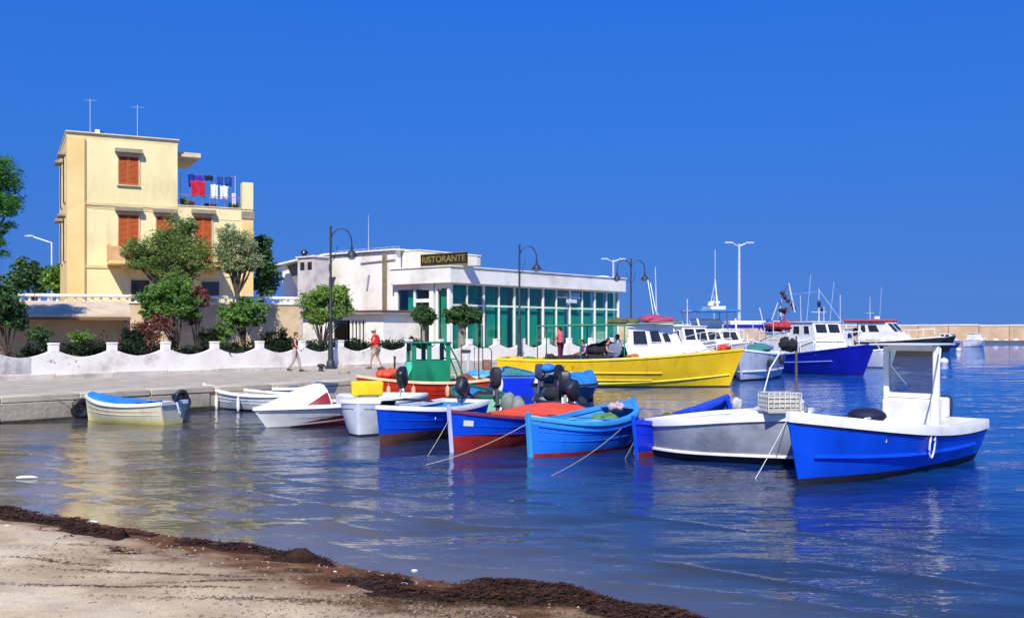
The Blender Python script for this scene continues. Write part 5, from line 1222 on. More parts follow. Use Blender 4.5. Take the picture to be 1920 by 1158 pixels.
# --- B, C: white rowing boats by the quay
Bb = Boat('rowing_boat', 'white rowing boat with high curved bow moored against the quay wall', (-5.9, 28.6), (-9.1, 30.1), 1.4, (.5, .46, .66), tr=.7, rake=.14, pm=.34, pb=.7, af=.05, top=mat('hull_offwhite', '#d5d8da', .45, '#c5c9cc', 3, dirt='#9fa3a4', dscale=3), anti=AF_dark, rail=P_white, railw=.1, lining=deck_grey, floor=.16, stem=(.08, .035, P_white))
Bb.thwart(.3, wood); Bb.thwart(.55, wood); Bb.thwart(.78, P_white)
sbb = 1 if Bb.loc(0, 1, 0).y < Bb.loc(0, -1, 0).y else -1
for q in (.78, .5): fender(Bb, q, sbb, .42, P_white, .42, .05)
MB().box((-.05, sbb*.72, .1), (.35, sbb*.735, .26), bev=.01).build('grey_patch', mat('patch_grey', '#6f7680', .6), Bb.root)
Cc = Boat('rowing_boat', 'white dinghy with navy cover partly hidden behind the speedboat', (-6.3, 32.0), (-8.5, 31.1), 1.3, (.55, .5, .62), tr=.8, rake=.1, af=.05, top=P_white, anti=AF_dark, rail=P_white, lining=deck_white, floor=.16)
heap(Cc.root, (0, 0, .5), (.75, .35, .16), mat('cover_navy', '#3a4a8c', .7, '#2c3a70', 4, bump=.03, bscale=6), 'navy_cover', 7, 6)
# --- A: cream boat with blue cover
A = Boat('rowing_boat', 'cream boat with bright blue tarp and pale yellow bottom, alone at left by the quay', (-8.4, 24.9), (-10.9, 25.9), 1.3, (.52, .46, .62), tr=.75, rake=.12, pm=.34, pb=.7, af=.09, top=P_cream, anti=AF_yel, rail=mat('rail_pale', '#dfe2e4', .5, '#cfd2d4'), lining=deck_blue, floor=.16)
rr = []
for k in range(10):
    q = .3 + .64*k/9; x, y, z = A.pt(q, 1, A.sheer(q)); y = max(y + .02, .05)
    rr.append([(x, -y + 2*y*j/10, z + .055 + .1*(k/9)*(1 - abs(2*j/10-1)**2) + .015*math.sin(j*1.9 + k*1.3) - (.05 if j in (0, 10) else 0)) for j in range(11)])
MB().loft(rr, closed=False).build('tarpaulin', tarp_blue, A.root, angle=80)
A.thwart(.2, deck_blue)
outboard(A, 0, 20, .55, mat('motor_navy', '#1b1c34', .4, '#12132a'), .0, leg=mat('motor_leg', '#d7dbe6', .4))
def ring(px_, py_, D, r, t, m, name, label, cat):
    pts = [(r*math.cos(a), 0, r*math.sin(a)) for a in np.linspace(0, 2*math.pi, 17)]
    k = MB().tube(pts, t, 7); o = k.build(name, m, label=label, cat=cat); o.location = (PX(px_, D), D, PZ(py_, D)); o.rotation_euler = (.15, 0, .8); return o
x, y = qpt(5.6, -.14)
ty = ring(160, 757, 26.2, .2, .085, dark_rubber, 'tyre_fender', 'black tyre hung on the quay wall left of the cream boat', 'tyre')
ty.location = (qpt(2.0, -.13)[0], qpt(2.0, -.13)[1], .27); ty.rotation_euler = (.1, 0, ang)
MB().tube([(qpt(2.0, .02)[0], qpt(2.0, .02)[1], QZ + .03), (qpt(2.0, -.05)[0], qpt(2.0, -.05)[1], QZ - .1), (qpt(2.0, -.12)[0], qpt(2.0, -.12)[1], .46)], .014, 5).build('tyre_rope', rope_m, label='short rope holding the tyre on the quay wall left of the cream boat', cat='rope')
ty = ring(292, 745, 28, .16, .07, dark_rubber, 'tyre_fender', 'black tyre hung on the quay wall behind the cream boat', 'tyre')
ty.location = (qpt(4.9, -.11)[0], qpt(4.9, -.11)[1], .42); ty.rotation_euler = (.1, 0, ang)

# --- O: orange boat with green open wheelhouse
O = Boat('fishing_boat', 'orange fishing boat with green open wheelhouse in the middle of the harbour row', (-.95, 32.9), (-4.75, 31.9), 1.9, (.72, .66, .86), tr=.75, rake=.2, pm=.32, pb=.6, fb=2.6, af=.08, top=P_orange, anti=AF_brown, rail=mat('rail_cream', '#e6c49a', .6, '#d0a87a', 3), railw=.1, lining=mat('inner_green', '#3f9c78', .7, '#2e7c5e', 3), floor=.22, deck=P_orange, deck_s=.74)
gx0, gx1, gw_ = -.85, .75, .55     # local x: bow is +x (left in the picture)
w1 = MB()
for x in (gx0 + .15, gx1 - .35):
    for sd in (1, -1): w1.box((x - .07, sd*gw_ - .03, .3), (x + .07, sd*gw_ + .03, 1.9))
w1.box((gx0 + .15, -gw_ - .02, 1.322), (gx1 - .35, -gw_ + .02, 1.37)).box((gx0 + .15, gw_ - .02, 1.322), (gx1 - .35, gw_ + .02, 1.37))
for sd in (1, -1): w1.box((-.16, sd*gw_ - .025, 1.37), (-.02, sd*gw_ + .025, 1.9))
wf_ = w1.build('wheelhouse_frame', P_green, O.root, smooth=False)
for sd in (1, -1): MB().box((gx0 + .15, sd*gw_ - .015, .4), (gx1 - .35, sd*gw_ + .015, 1.32)).build('side_panel', P_green, O.root, smooth=False)
MB().loft([[(x + .55*(1 - t)**1.6, y*(1 + .15*(1 - t)), .4 + .92*t) for t in (0, .25, .5, .75, 1)] for x, y in ((gx1 - .33, -gw_), (gx1 - .2, -gw_*.6), (gx1 - .15, 0), (gx1 - .2, gw_*.6), (gx1 - .33, gw_))], closed=False).build('curved_front', P_mint, O.root)
MB().box((gx0 + .05, -gw_ - .1, 1.9), (gx1 - .2, gw_ + .1, 1.95), bev=.015).build('wheelhouse_roof', P_green, O.root)
MB().box((gx1 - .34, -gw_ + .03, 1.33), (gx1 - .33, gw_ - .03, 1.88)).build('windscreen', clear_g, O.root, smooth=False)
for sd in (1, -1): MB().tube([(gx0 + .15, sd*gw_, 1.9), (gx0 - .15, sd*gw_, 1.35), (gx0 - .4, sd*gw_, .72)], .03, 6).tube([(gx0 + .15, sd*gw_, 1.4), (gx0 - .12, sd*gw_, 1.4)], .025, 6).build('stay', P_green, O.root)
heap(O.root, (1.15, 0, .86), (.45, .4, .22), mat('float_orange', '#e0552a', .6, '#c43f1c', 5), 'float_pile', 7, 11)
heap(O.root, (-1.4, 0, .6), (.35, .5, .22), mat('crate_brown', '#9a4a2a', .8, '#6e3620', 5), 'gear_pile', 6, 12)
for q in (.35, .62, .8): fender(O, q, (1 if O.loc(0, 1, 0).y < O.loc(0, -1, 0).y else -1), .58, mat('fender_peach', '#f0b088', .6), .36, .07)
MB().tube([(-1.75, .3, .7), (-1.75, .3, 1.75)], .02, 6).tube([(-1.3, -.3, .7), (-1.3, -.3, 1.85), (-1.9, -.3, 1.85), (-1.9, -.3, .7)], .02, 6).build('gallows', mat('rusty_iron', '#6e4a3e', .9, '#4c342c', 8), O.root)
# --- Q: pale green and white skiff with hooded outboard
Q = Boat('skiff', 'pale green skiff with grey covered motor, behind the blue and red boat', (-.55, 26.2), (-1.5, 30.2), 1.4, (.6, .56, .7), tr=.85, rake=.1, af=.05, top=paint('pale_green', '#9ad0b4', '#7fbb9c', '#5c9478'), anti=AF_dark, rail=paint('rail_green', '#2f7a58', '#246046'), lining=deck_blue, floor=.16)
outboard(Q, -.1, 18, 1.35, mat('motor_maroon', '#22222a', .5, '#3a2830', 6), -.16, band=mat('band_pink', '#b05a70', .5))
heap(Q.root, (-2.35, -.55, .28), (.3, .3, .36), tarp_grey, 'grey_cover', 5, 13, .15)
heap(Q.root, (-1.2, 0, .5), (.4, .4, .2), net_dark, 'net_pile', 6, 14)
# --- M: deep blue square sterned boat
M_ = Boat('fishing_boat', 'deep blue square sterned boat moored before the stern of the yellow boat', (PX(972, 34.3), 34.3), (PX(950, 38.8), 38.8), 1.5, (.82, .76, .9), tr=.92, rake=.15, pm=.2, pb=.6, af=.04, top=P_deep, anti=AF_dark, stripe=paint('slate_blue', '#5a7ac4', '#4a68b0'), sw=.14, rail=paint('rail_teal', '#4f92a8', '#3f7c92'), lining=deck_blue, floor=.2)
M_.thwart(.3, P_lblue); M_.thwart(.6, P_lblue)
heap(M_.root, (-1.2, 0, .7), (.4, .5, .22), mat('net_teal', '#3f8c84', .95, '#2c6c66', 14, bump=.03, bscale=20), 'net_pile', 6, 15)
for y_ in (.62, -.62): MB().ball((-M_.L/2 - .1, y_, .45), (.08, .1, .26), 8).build('fender', P_white, M_.root)
# --- N: blue tarp covered dinghy with two dark motors
N_ = Boat('dinghy', 'small boat under bright blue tarpaulin below the yellow hull', (PX(1030, 31.6), 31.6), (PX(1112, 34), 34), 1.5, (.6, .55, .6), tr=.85, rake=.1, af=.05, top=mat('hull_slate', '#4c5a74', .5, '#3c485e', 4), anti=AF_dark, rail=dark_rubber, lining=deck_grey, floor=.18)
rr = []
for k in range(10):
    q = .2 + .74*k/9; x, y, z = N_.pt(q, 1, N_.sheer(q)); y = max(y + .03, .05)
    rr.append([(x, -y + 2*y*j/10, z + .06 + (.3 + .06*math.sin(k*1.7))*(1 - abs(2*j/10-1)**2) + .02*math.sin(j*1.9 + k*1.3) - (.1 if j in (0, 10) else 0)) for j in range(11)])
MB().loft(rr, closed=False).build('tarpaulin', tarp_blue, N_.root, angle=80)
outboard(N_, .25, 15, 1.3, mat('motor_slate', '#46526a', .5, '#303a4c', 6), -.1, band=mat('band_grey', '#aab0b8', .5))
outboard(N_, -.35, 40, 1.2, black_plastic, -.1)
MB().ball((-N_.L/2 + .05, .1, 1.12), (.32, .26, .16), 9, noise=.1).build('motor_hood', tarp_blue, N_.root)
# second dark motored boat, low, between N and G
N2 = Boat('skiff', 'low dark grey skiff with large black motor right of the orange tarp', (PX(1058, 25.4), 25.4), (PX(1038, 29), 29), 1.3, (.5, .46, .55), tr=.85, rake=.1, af=.05, top=mat('hull_char', '#353a44', .5, '#262a32', 4), anti=AF_dark, rail=dark_rubber, lining=deck_grey, floor=.16)
outboard(N2, 0, 22, 1.5, black_plastic, -.12)
heap(N2.root, (-1.3, 0, .55), (.35, .4, .3), net_dark, 'net_pile', 7, 16)
# --- light blue rowing boat at the quay beyond the orange one
Lb = Boat('rowing_boat', 'light blue rowing boat with raised bow between orange boat and deep blue boat', (PX(868, 37.6), 37.6), (PX(935, 37.9), 37.9), 1.3, (.6, .62, .86), tr=.8, rake=.15, af=.05, top=P_lblue, anti=AF_dark, rail=paint('rail_sky', '#7cc0e0', '#62a8cc'), lining=deck_blue, floor=.2)
heap(Lb.root, (0, 0, .62), (.5, .35, .2), mat('sky_cover', '#4aa4d8', .7, '#3a8cc0', 4, bump=.02, bscale=7), 'blue_cover', 6, 17)
# dark rubber dinghy on the quay edge
dx_, dy_ = qpt(15.5, .8); dg_ = empty('inflatable_dinghy', (dx_, dy_, QZ + .19), ang, 'small dark grey inflatable lying on the quay edge below the first lamp', 'inflatable')
pts = [(-.75, -.34, 0), (.35, -.34, .02), (.68, -.2, .08), (.8, 0, .12), (.68, .2, .08), (.35, .34, .02), (-.75, .34, 0)]
MB().tube(pts, [.1, .15, .15, .14, .15, .15, .1], 9).build('tube', mat('rubber_grey', '#4a5058', .6, '#3a4048', 4), dg_); MB().box((-.6, -.28, -.12), (.55, .28, -.08)).box((-.62, -.28, -.1), (-.56, .28, .14)).build('floor', deck_grey, dg_)

# --- Y: yellow boat
Y_ = Boat('fishing_boat', 'long bright yellow fishing boat with white wheelhouse and people aboard', (-.35, 43.2), (8.8, 41.4), 3.2, (1.12, 1.12, 1.52), tr=.8, rake=.75, pm=.22, pb=.75, fb=2.6, af=.05, top=P_yellow, anti=AF_dark, rail=P_yellow, railw=.12, railh=.06, lining=deck_grey, floor=.55, draft=.5, deck=deck_white, deck_s=.74)
Y_.strake(.58, P_yellow, .0, .72, .035); Y_.strake(.28, P_yellow, .0, .68, .035); Y_.strake(lambda q: .12 + .55*max(q - .3, 0)**2.2*1.6, paint('pale_gold', '#f4dc50', '#e8cc38'), .02, .985, .035, 'chine')
cabin(Y_, .75, 3.25, 2.1, 1.1, 2.55, P_white, taper_bow=.38, rf=.75, rb=.0, roof=P_white, wins=((.1, .36, 1.75, 2.3), (.45, .64, 1.85, 2.3), (.70, .82, 1.85, 2.2)))
cabin(Y_, 2.9, 4.2, 1.25, 1.3, 1.92, P_white, rf=.6, rb=0, name='coachroof', front=False, taper_bow=.3)
hg_ = MB()
for x in (-3.0, -1.2, .6):
    for sd in (1, -1): hg_.tube([(x, sd*1.15, 1.1), (x, sd*1.15, 2.5)], .028, 6)
for sd in (1, -1): hg_.tube([(-3.0, sd*1.15, 2.5), (.6, sd*1.15, 2.55), (2.9, sd*1.0, 2.66)], .032, 6)
hg_.tube([(-3.0, -1.15, 2.5), (-3.0, 1.15, 2.5)], .03, 6)
hg_.build('awning_frame', P_green, Y_.root)
MB().loft([[(x, y, 2.535 + .06*(1 - (y/1.15)**2) + .015*x/3) for y in np.linspace(-1.15, 1.15, 8)] for x in (-1.9, -.6, .7)], closed=False).build('awning', mat('awning_green', '#3f7c4c', .8, '#2f6040', 3), Y_.root)
heap(Y_.root, (.5, -.1, 2.65), (.6, .5, .2), net_m, 'net_roll', 7, 20)
heap(Y_.root, (1.9, -.2, 2.68), (.75, .5, .26), net_pink, 'net_roll', 9, 21)
heap(Y_.root, (2.0, .2, 2.64), (.5, .5, .16), mat('net_darkred', '#4c2a2a', .95, '#2c1c1c', 14), 'net_roll', 6, 22)
heap(Y_.root, (-2.6, -.9, 1.15), (.22, .3, .3), tarp_black, 'dark_sack', 4, 23, .12)
heap(Y_.root, (-1.4, 0, .95), (1.3, .6, .35), net_dark, 'net_pile', 9, 24)
heap(Y_.root, (-.2, .2, 1.25), (.8, .6, .55), net_dark, 'winch_gear', 9, 25)
MB().lathe([(.3, -.35), (.12, -.3), (.12, .3), (.3, .35)], n=12).xf(Matrix.Translation((.15, -.5, 1.5)) @ Matrix.Rotation(R(90), 4, 'X')).build('winch', steel, Y_.root)
heap(Y_.root, (4.5, 0, 1.5), (.3, .3, .22), mat('float_red', '#e23c1c', .6, '#c02c14', 5), 'float_pile', 5, 26)
heap(Y_.root, (1.0, -1.25, 1.2), (.25, .12, .16), mat('rope_orange', '#c9702a', .9, '#a0541e', 9), 'rope_coil', 5, 27)
heap(Y_.root, (-4.0, -.6, 1.1), (.3, .3, .12), mat('rope_yellow', '#d8c070', .9, '#b89c48', 9), 'rope_coil', 5, 28)
heap(Y_.root, (-3.4, -.9, 1.12), (.35, .2, .14), mat('net_green', '#5f8c48', .95, '#46703a', 14), 'net_pile', 5, 29)
fender(Y_, .33, -1, 1.0, dark_rubber, .7, .03) if False else None
k = MB()
for q in (.22, .29, .33): p = Y_.pt(q, -1, .7); k.tube([(p[0], p[1] - .05, Y_.sheer(q) + .05), (p[0] + .1, p[1] - .06, .75), (p[0] + .3, p[1] - .05, Y_.sheer(q) + .04)], .012, 4)
k.build('hanging_line', mat('line_dark', '#5a4a1c', .9), Y_.root)
rail(Y_, [(2.9, -.95, 1.2), (3.6, -.85, 1.36), (4.3, -.6, 1.48), (4.9, -.15, 1.55), (4.9, .15, 1.55), (4.3, .6, 1.48), (3.6, .85, 1.36)], .45, P_white, .02)

# --- Z: blue trawler
Z_ = Boat('trawler', 'dark blue trawler with white superstructure and red bundle, bow to the right', (14.9, 57.5), (17.7, 51.0), 2.9, (1.0, 1.05, 1.62), tr=.8, rake=1.0, pm=.25, pb=.85, fb=2.3, af=.06, top=P_navy, anti=mat('antifoul_plum', '#4a1a3a', .7, '#3a1430'), rail=P_navy, lining=deck_white, floor=.6, draft=.5, deck=deck_white, deck_s=.7)
Z_.strake(lambda q: .55 + .3*q*q, paint('pale_line', '#8c9cf0', '#7888dc'), .2, .8, .03)
cabin(Z_, -3.3, 1.5, 2.3, 1.02, 1.75, P_white, rf=.3, rb=0, name='deckhouse', front=False)
cabin(Z_, -.9, 1.3, 1.9, 1.75, 2.75, P_white, rf=.35, rb=.1, roof=P_white, wins=((.15, .4, 2.15, 2.55), (.6, .8, 2.15, 2.55)), name='wheelhouse')
heap(Z_.root, (-1.9, -.2, 2.45), (1.1, .8, .35), mat('bundle_red', '#b4303c', .8, '#8e2430', 5, bump=.03, bscale=8), 'red_bundle', 9, 30, .12)
MB().box((-3.0, -.9, 1.76), (-.95, .9, 2.2), bev=.05).build('net_bin', P_white, Z_.root)
k = MB().tube([(-2.8, 0, 1.7), (-2.8, 0, 4.3)], [.07, .03], 7).tube([(-2.8, 0, 2.6), (-1.3, -.4, 4.0)], .05, 6).tube([(.4, 0, 2.75), (.4, 0, 4.6)], [.05, .02], 6).tube([(.4, -.5, 3.3), (.4, .5, 3.3)], .025, 5).tube([(-.6, 0, 2.75), (-.6, .3, 5.4)], .012, 4).tube([(.9, .3, 2.75), (1.0, .5, 4.9)], .012, 4)
k.build('mast', galv, Z_.root)
heap(Z_.root, (-2.1, -.2, 3.35), (.4, .15, .2), net_dark, 'rolled_net', 7, 31)
MB().ball((.4, 0, 3.75), (.1, .1, .22), 7).ball((.4, .2, 3.45), (.08, .08, .14), 7).build('radar', black_plastic, Z_.root)
MB().tube([(-3.2, -1.1, 1.75), (-1.0, -1.15, 2.3)], .03, 5).tube([(-3.2, -1.15, 2.2), (-1.0, -1.15, 2.2)], .03, 5).build('stay_bar', galv, Z_.root)
k = MB()
for (p, q, r_) in (((-2.8, 0, 4.2), (-1.7, -.3, 4.9), .05), ((-1.7, -.3, 4.9), (-1.2, -.3, 3.3), .04), ((-3.2, -.8, 1.75), (-2.9, -.1, 3.9), .04), ((-3.2, .8, 1.75), (-2.9, .1, 3.9), .04), ((-2.8, 0, 4.3), (.4, 0, 4.4), .012), ((.4, 0, 4.5), (3.3, 0, 1.7), .012), ((-3.3, 0, 1.8), (-2.8, 0, 4.2), .012), ((-.2, -.7, 2.8), (-.2, -.75, 4.2), .02), ((-3.0, -.9, 2.2), (-3.4, -1.0, 3.6), .03), ((.2, .5, 2.8), (.2, .5, 3.6), .03)):
    k.tube([p, q], r_, 5)
k.build('rigging', galv, Z_.root)
for i_, (x_, z_) in enumerate(((-2.35, 4.35), (-2.1, 4.15), (-1.85, 3.95), (-1.6, 3.75), (-1.35, 3.5))): heap(Z_.root, (x_, -.25, z_), (.13, .09, .14), mat('net_tangle', '#5a3a34', .95, '#2a2024', 12), 'net_tangle', 6, 37 + i_, .7)
heap(Z_.root, (-3.1, -.6, 2.5), (.4, .4, .4), mat('float_blue', '#2a56b4', .6, '#1c3c8c', 5), 'float_pile', 7, 38)
rail(Z_, [(.4, -1.25, 1.2), (1.5, -1.15, 1.4), (2.6, -.75, 1.6), (3.6, 0, 1.8), (2.6, .75, 1.6), (1.5, 1.15, 1.4)], .5, P_white, .025)
V_ = Boat('fishing_boat', 'white cabin boat squeezed between the yellow bow and the grey launch', (7.95, 52.4), (10.0, 47.4), 2.0, (1.35, 1.35, 1.75), tr=.85, rake=.5, af=.06, top=P_white, anti=AF_dark, rail=P_white, lining=deck_white, floor=.5, deck=P_white, deck_s=.5)
cabin(V_, -1.4, .6, 1.5, 1.35, 2.5, P_white, rf=.5, rb=.1, roof=P_white, wins=((.12, .42, 1.85, 2.3), (.52, .78, 1.85, 2.3)))
rail(V_, [(.7, -.85, 1.5), (1.6, -.6, 1.7), (2.6, 0, 1.85), (1.6, .6, 1.7), (.7, .85, 1.5)], .5, P_white, .02)
heap(V_.root, (1.2, 0, 1.65), (.6, .4, .2), mat('gear_grey', '#8a8f92', .9, '#5f6468', 8), 'gear_pile', 6, 40)
MB().tube([(-.5, 0, 2.5), (-.5, 0, 3.9)], .03, 5).tube([(-.9, 0, 3.3), (-.1, 0, 3.3)], .02, 5).build('mast', galv, V_.root)
# --- grey white launch between yellow boat and trawler
G2 = Boat('launch', 'pale grey launch with black fender moored between yellow boat and trawler', (12.9, 50.8), (10.4, 45.6), 2.2, (1.25, 1.2, 1.45), tr=.85, rake=.4, pm=.25, pb=.6, fb=2.4, af=.1, top=P_grey, anti=P_black, rail=P_white, lining=deck_white, floor=.5, draft=.4, deck=deck_white, deck_s=.5)
G2.strake(.45, P_white, .02, .98, .04)
sg2 = 1 if G2.loc(0, 1, 0).x > G2.loc(0, -1, 0).x else -1
fender(G2, .72, sg2, 1.0, dark_rubber, .4, .14); fender(G2, .45, sg2, 1.1, dark_rubber, .4, .12)
heap(G2.root, (.2, .2, 1.35), (.9, .6, .3), mat('net_teal', '#3f8c84', .95, '#2c6c66', 14), 'net_pile', 7, 32)
heap(G2.root, (-1.2, 0, 1.4), (.9, .6, .25), mat('cover_slate', '#6a7ab0', .8, '#52609a', 5), 'cover', 7, 33)
k = MB().tube([(1.9, 0, 1.4), (2.0, 0, 2.4)], .03, 6).tube([(-1.9, -.5, 1.3), (-1.9, -.5, 2.7), (-1.9, .5, 2.7), (-1.9, .5, 1.3)], .035, 6)
k.build('bow_frame', galv, G2.root)
# --- white motor yacht behind the yellow boat
W = Boat('motor_yacht', 'white motor yacht with bright blue canopy and slender mast behind the yellow wheelhouse', (10.2, 57.0), (11.35, 49.6), 2.8, (1.3, 1.3, 1.75), tr=.85, rake=.9, pm=.25, pb=.8, fb=2.3, af=.06, top=P_white, anti=AF_dark, rail=P_white, lining=deck_white, floor=.6, draft=.4, deck=P_white, deck_s=.42)
cabin(W, -2.3, 1.6, 2.1, 1.4, 2.35, P_white, rf=1.0, rb=.1, roof=P_white, wins=((.1, .3, 1.75, 2.15), (.36, .56, 1.75, 2.15), (.62, .78, 1.75, 2.12)))
MB().box((-2.4, -1.2, 3.3), (.6, 1.2, 3.42), bev=.04).build('blue_canopy', tarp_blue, W.root)
for x0, x1 in ((-2.3, -2.0), (-1.2, -.8), (0, .45)):
    for sd in (1, -1): MB().tube([(x1, sd*1.0, 2.4), (x0, sd*1.1, 3.32)], .045, 6).build('canopy_strut', P_white, W.root)
MB().box((-1.6, -.9, 2.4), (-1.3, .9, 2.95), bev=.06).build('flybridge_seat', P_white, W.root)
MB().tube([(.4, 0, 3.4), (0, 0, 5.0)], [.05, .03], 6).tube([(-.9, 0, 3.4), (0, 0, 4.9)], .03, 6).tube([(0, 0, 4.9), (0, 0, 6.6)], .014, 5).box((-.6, -.12, 3.75), (.4, .12, 3.86)).box((-.9, -.4, 3.43), (.5, .4, 3.6)).build('radar_mast', P_white, W.root)
MB().lathe([(.05, 0), (.3, .03), (.3, .2), (.1, .28)], (-.3, 0, 3.62), 12).build('radar_dome', P_white, W.root)
rail(W, [(1.5, -1.1, 1.55), (2.4, -.85, 1.7), (3.3, -.45, 1.8), (4.0, 0, 1.85), (3.3, .45, 1.8), (2.4, .85, 1.7), (1.5, 1.1, 1.55)], .5, P_white, .02)
# --- white mooring launch under the T-top line
W1 = Boat('launch', 'low white open launch lying behind the bow of the blue trawler', (21.2, 66.5), (21.4, 61.2), 2.0, (.95, .95, 1.2), tr=.85, rake=.4, af=.06, top=P_grey, anti=AF_dark, rail=P_white, lining=deck_white, floor=.5, deck=P_white, deck_s=.5)
W1.root.rotation_euler.z += .9
heap(W1.root, (-.6, 0, 1.0), (.8, .6, .3), mat('cover_lilac', '#b8b0cc', .8, '#9c94b4', 5), 'cover', 6, 35)
# --- dark hulled cruiser with red canopy, far
W2 = Boat('cabin_cruiser', 'dark hulled cabin cruiser with white cabin and red canopy far out at right', (33.2, 97), (38.4, 92), 3.0, (1.35, 1.35, 1.75), tr=.9, rake=1.1, pm=.25, pb=.8, fb=2.3, af=.06, top=paint('dark_green_black', '#26302f', '#1c2423'), anti=AF_dark, rail=P_white, lining=deck_white, floor=.6, deck=P_white, deck_s=.45, draft=.5)
cabin(W2, -2.9, 1.3, 2.4, 1.5, 3.1, P_white, rf=1.5, rb=.1, roof=None, wins=((.08, .22, 2.2, 2.85), (.32, .6, 2.2, 2.85)), front=True)
MB().box((-4.2, -1.4, 3.12), (-.1, 1.4, 3.36), bev=.08).build('red_canopy', mat('canopy_red', '#d03a30', .7, '#b42c24'), W2.root)
k = MB()
for sd in (1, -1): k.tube([(-4.0, sd*1.2, 1.5), (-4.0, sd*1.2, 3.12)], .05, 6)
k.build('canopy_post', P_white, W2.root)
heap(W2.root, (-3.2, 0, 1.9), (.9, .9, .6), mat('gear_brown', '#6a4a3c', .9, '#3c2c28', 8), 'gear_pile', 8, 41)
MB().tube([(-2.2, 0, 3.36), (-2.2, 0, 5.6)], [.05, .02], 6).tube([(-1.4, .3, 3.36), (-1.2, .3, 6.4)], .02, 5).tube([(-2.6, 0, 4.0), (-1.8, 0, 4.0)], .04, 5).build('mast', galv, W2.root); MB().lathe([(.05, 0), (.28, .05), (.25, .3)], (-1.3, -.5, 3.37), 10).build('radar_dome', P_white, W2.root)
rail(W2, [(1.0, -1.2, 1.75), (2.6, -.7, 1.85), (3.9, 0, 1.95), (2.6, .7, 1.85), (1.0, 1.2, 1.75)], .55, P_white, .03)
W4 = Boat('cabin_cruiser', 'black hulled boat with pointed bow just right of the red canopied cruiser', (40.5, 108), (47.0, 108.5), 2.6, (1.0, 1.15, 1.75), tr=.85, rake=1.0, af=.06, top=P_black, anti=AF_dark, rail=mat('rail_brown2', '#4a3c34', .7), lining=deck_grey, floor=.5, draft=.5, deck=deck_grey, deck_s=.4)
MB().box((-1.2, -.25, 1.2), (-.9, .25, 1.75), bev=.04).build('mooring_post', P_white, W4.root)
W3 = Boat('motorboat', 'small violet blue and white motorboat far right before the breakwater', (62.5, 142), (58.5, 138), 2.2, (1.0, 1.0, 1.35), tr=.85, rake=.6, af=.06, top=paint('violet', '#4a44b8', '#3c3898'), anti=AF_dark, stripe=P_white, sw=.3, rail=P_white, lining=deck_white, floor=.5, deck=P_white, deck_s=.5)
cabin(W3, -1.6, .9, 1.5, 1.1, 1.9, P_white, rf=.6, rb=.1, roof=P_white, wins=((.2, .6, 1.4, 1.75),))
W5 = Boat('motorboat', 'tiny white motorboat beside the violet one before the breakwater', (66.2, 146), (69.5, 148), 2.0, (.9, .9, 1.2), tr=.85, rake=.5, af=.06, top=P_white, anti=AF_dark, rail=P_white, lining=deck_white, floor=.5, deck=P_white, deck_s=.5)
cabin(W5, -1.2, .7, 1.3, 1.0, 1.9, P_white, rf=.5, rb=.1, roof=P_white)
# distant boats with blue hulls behind the yacht and trawler
for (px0, d0, lab, col_, hgt) in ((1462, 74, 'blue launch with dark bundled gear behind the stern of the trawler', P_navy, 1.5), (1335, 68, 'white sport boat beyond the motor yacht bow', P_white, 1.6), (1572, 70, 'white cabin boat with brown nets between trawler and red canopied cruiser', P_white, 1.7)):
    bt = Boat('motorboat', lab, (PX(px0 + 30, d0 + 4), d0 + 4), (PX(px0 - 40, d0), d0), 2.2, (hgt*.75, hgt*.75, hgt), tr=.85, rake=.6, af=.06, top=col_, anti=AF_dark, rail=P_white, lining=deck_white, floor=.5, deck=P_white, deck_s=.5)
    cabin(bt, -1.2, .7, 1.5, hgt*.75, hgt*.75 + 1.15, P_white, rf=.6, rb=.1, roof=P_white, wins=((.15, .6, hgt*.75 + .5, hgt*.75 + .95),))
    heap(bt.root, (-1.5, 0, hgt*.8), (.5, .7, .4), net_dark if col_ is not P_white else mat('net_brown', '#6a5244', .95, '#4a3830', 10), 'gear_pile', 7, int(px0))
    MB().tube([(-.6, 0, hgt + .9), (-.6, 0, hgt + 3.2)], .03, 5).build('mast', galv, bt.root)
# boom and rigging of a boat hidden behind the restaurant corner
rg = Boat('sailing_boat', 'boat with slanting pale mast stays right of the restaurant, mostly hidden by the yellow boat', (PX(1205, 66), 66), (PX(1262, 62), 62), 2.2, (1.3, 1.3, 1.6), tr=.8, rake=.5, af=.06, top=P_white, anti=AF_dark, rail=P_white, lining=deck_white, floor=.5, deck=P_white, deck_s=.5)
rg.root.location.x += 0
zt = PZ(520, 64)
MB().tube([(0, 0, 1.3), (-.3, 0, PZ(500, 64))], [.06, .03], 6).tube([(.0, 0, 1.8), (-1.4, 0, zt)], .025, 5).tube([(.5, 0, 1.8), (-1.0, 0, zt - .3)], .025, 5).tube([(-.3, 0, 3.6), (.3, .0, 3.2)], .03, 5).build('mast', galv, rg.root)
cabin(rg, -1.5, .8, 1.6, 1.25, 2.7, P_white, rf=.5, rb=.1, roof=P_white, wins=((.1, .45, 1.9, 2.4), (.55, .8, 1.9, 2.4)))
# buoys
for px_, py_, lab in ((1770, 680, 'nearer white mooring buoy on open water right of the console boat'), (1797, 657, 'farther white mooring buoy below the violet boat')):
    d_ = CAMZ*F/(py_ - 620); r_ = empty('buoy', (PX(px_, d_), d_, 0), 0, lab, 'buoy')
    MB().ball((0, 0, .1), (.3, .3, .26), 10).build('float', P_white, r_); MB().lathe([(.05, .33), (.05, .45), (.09, .47)], n=8).build('eye', steel, r_)
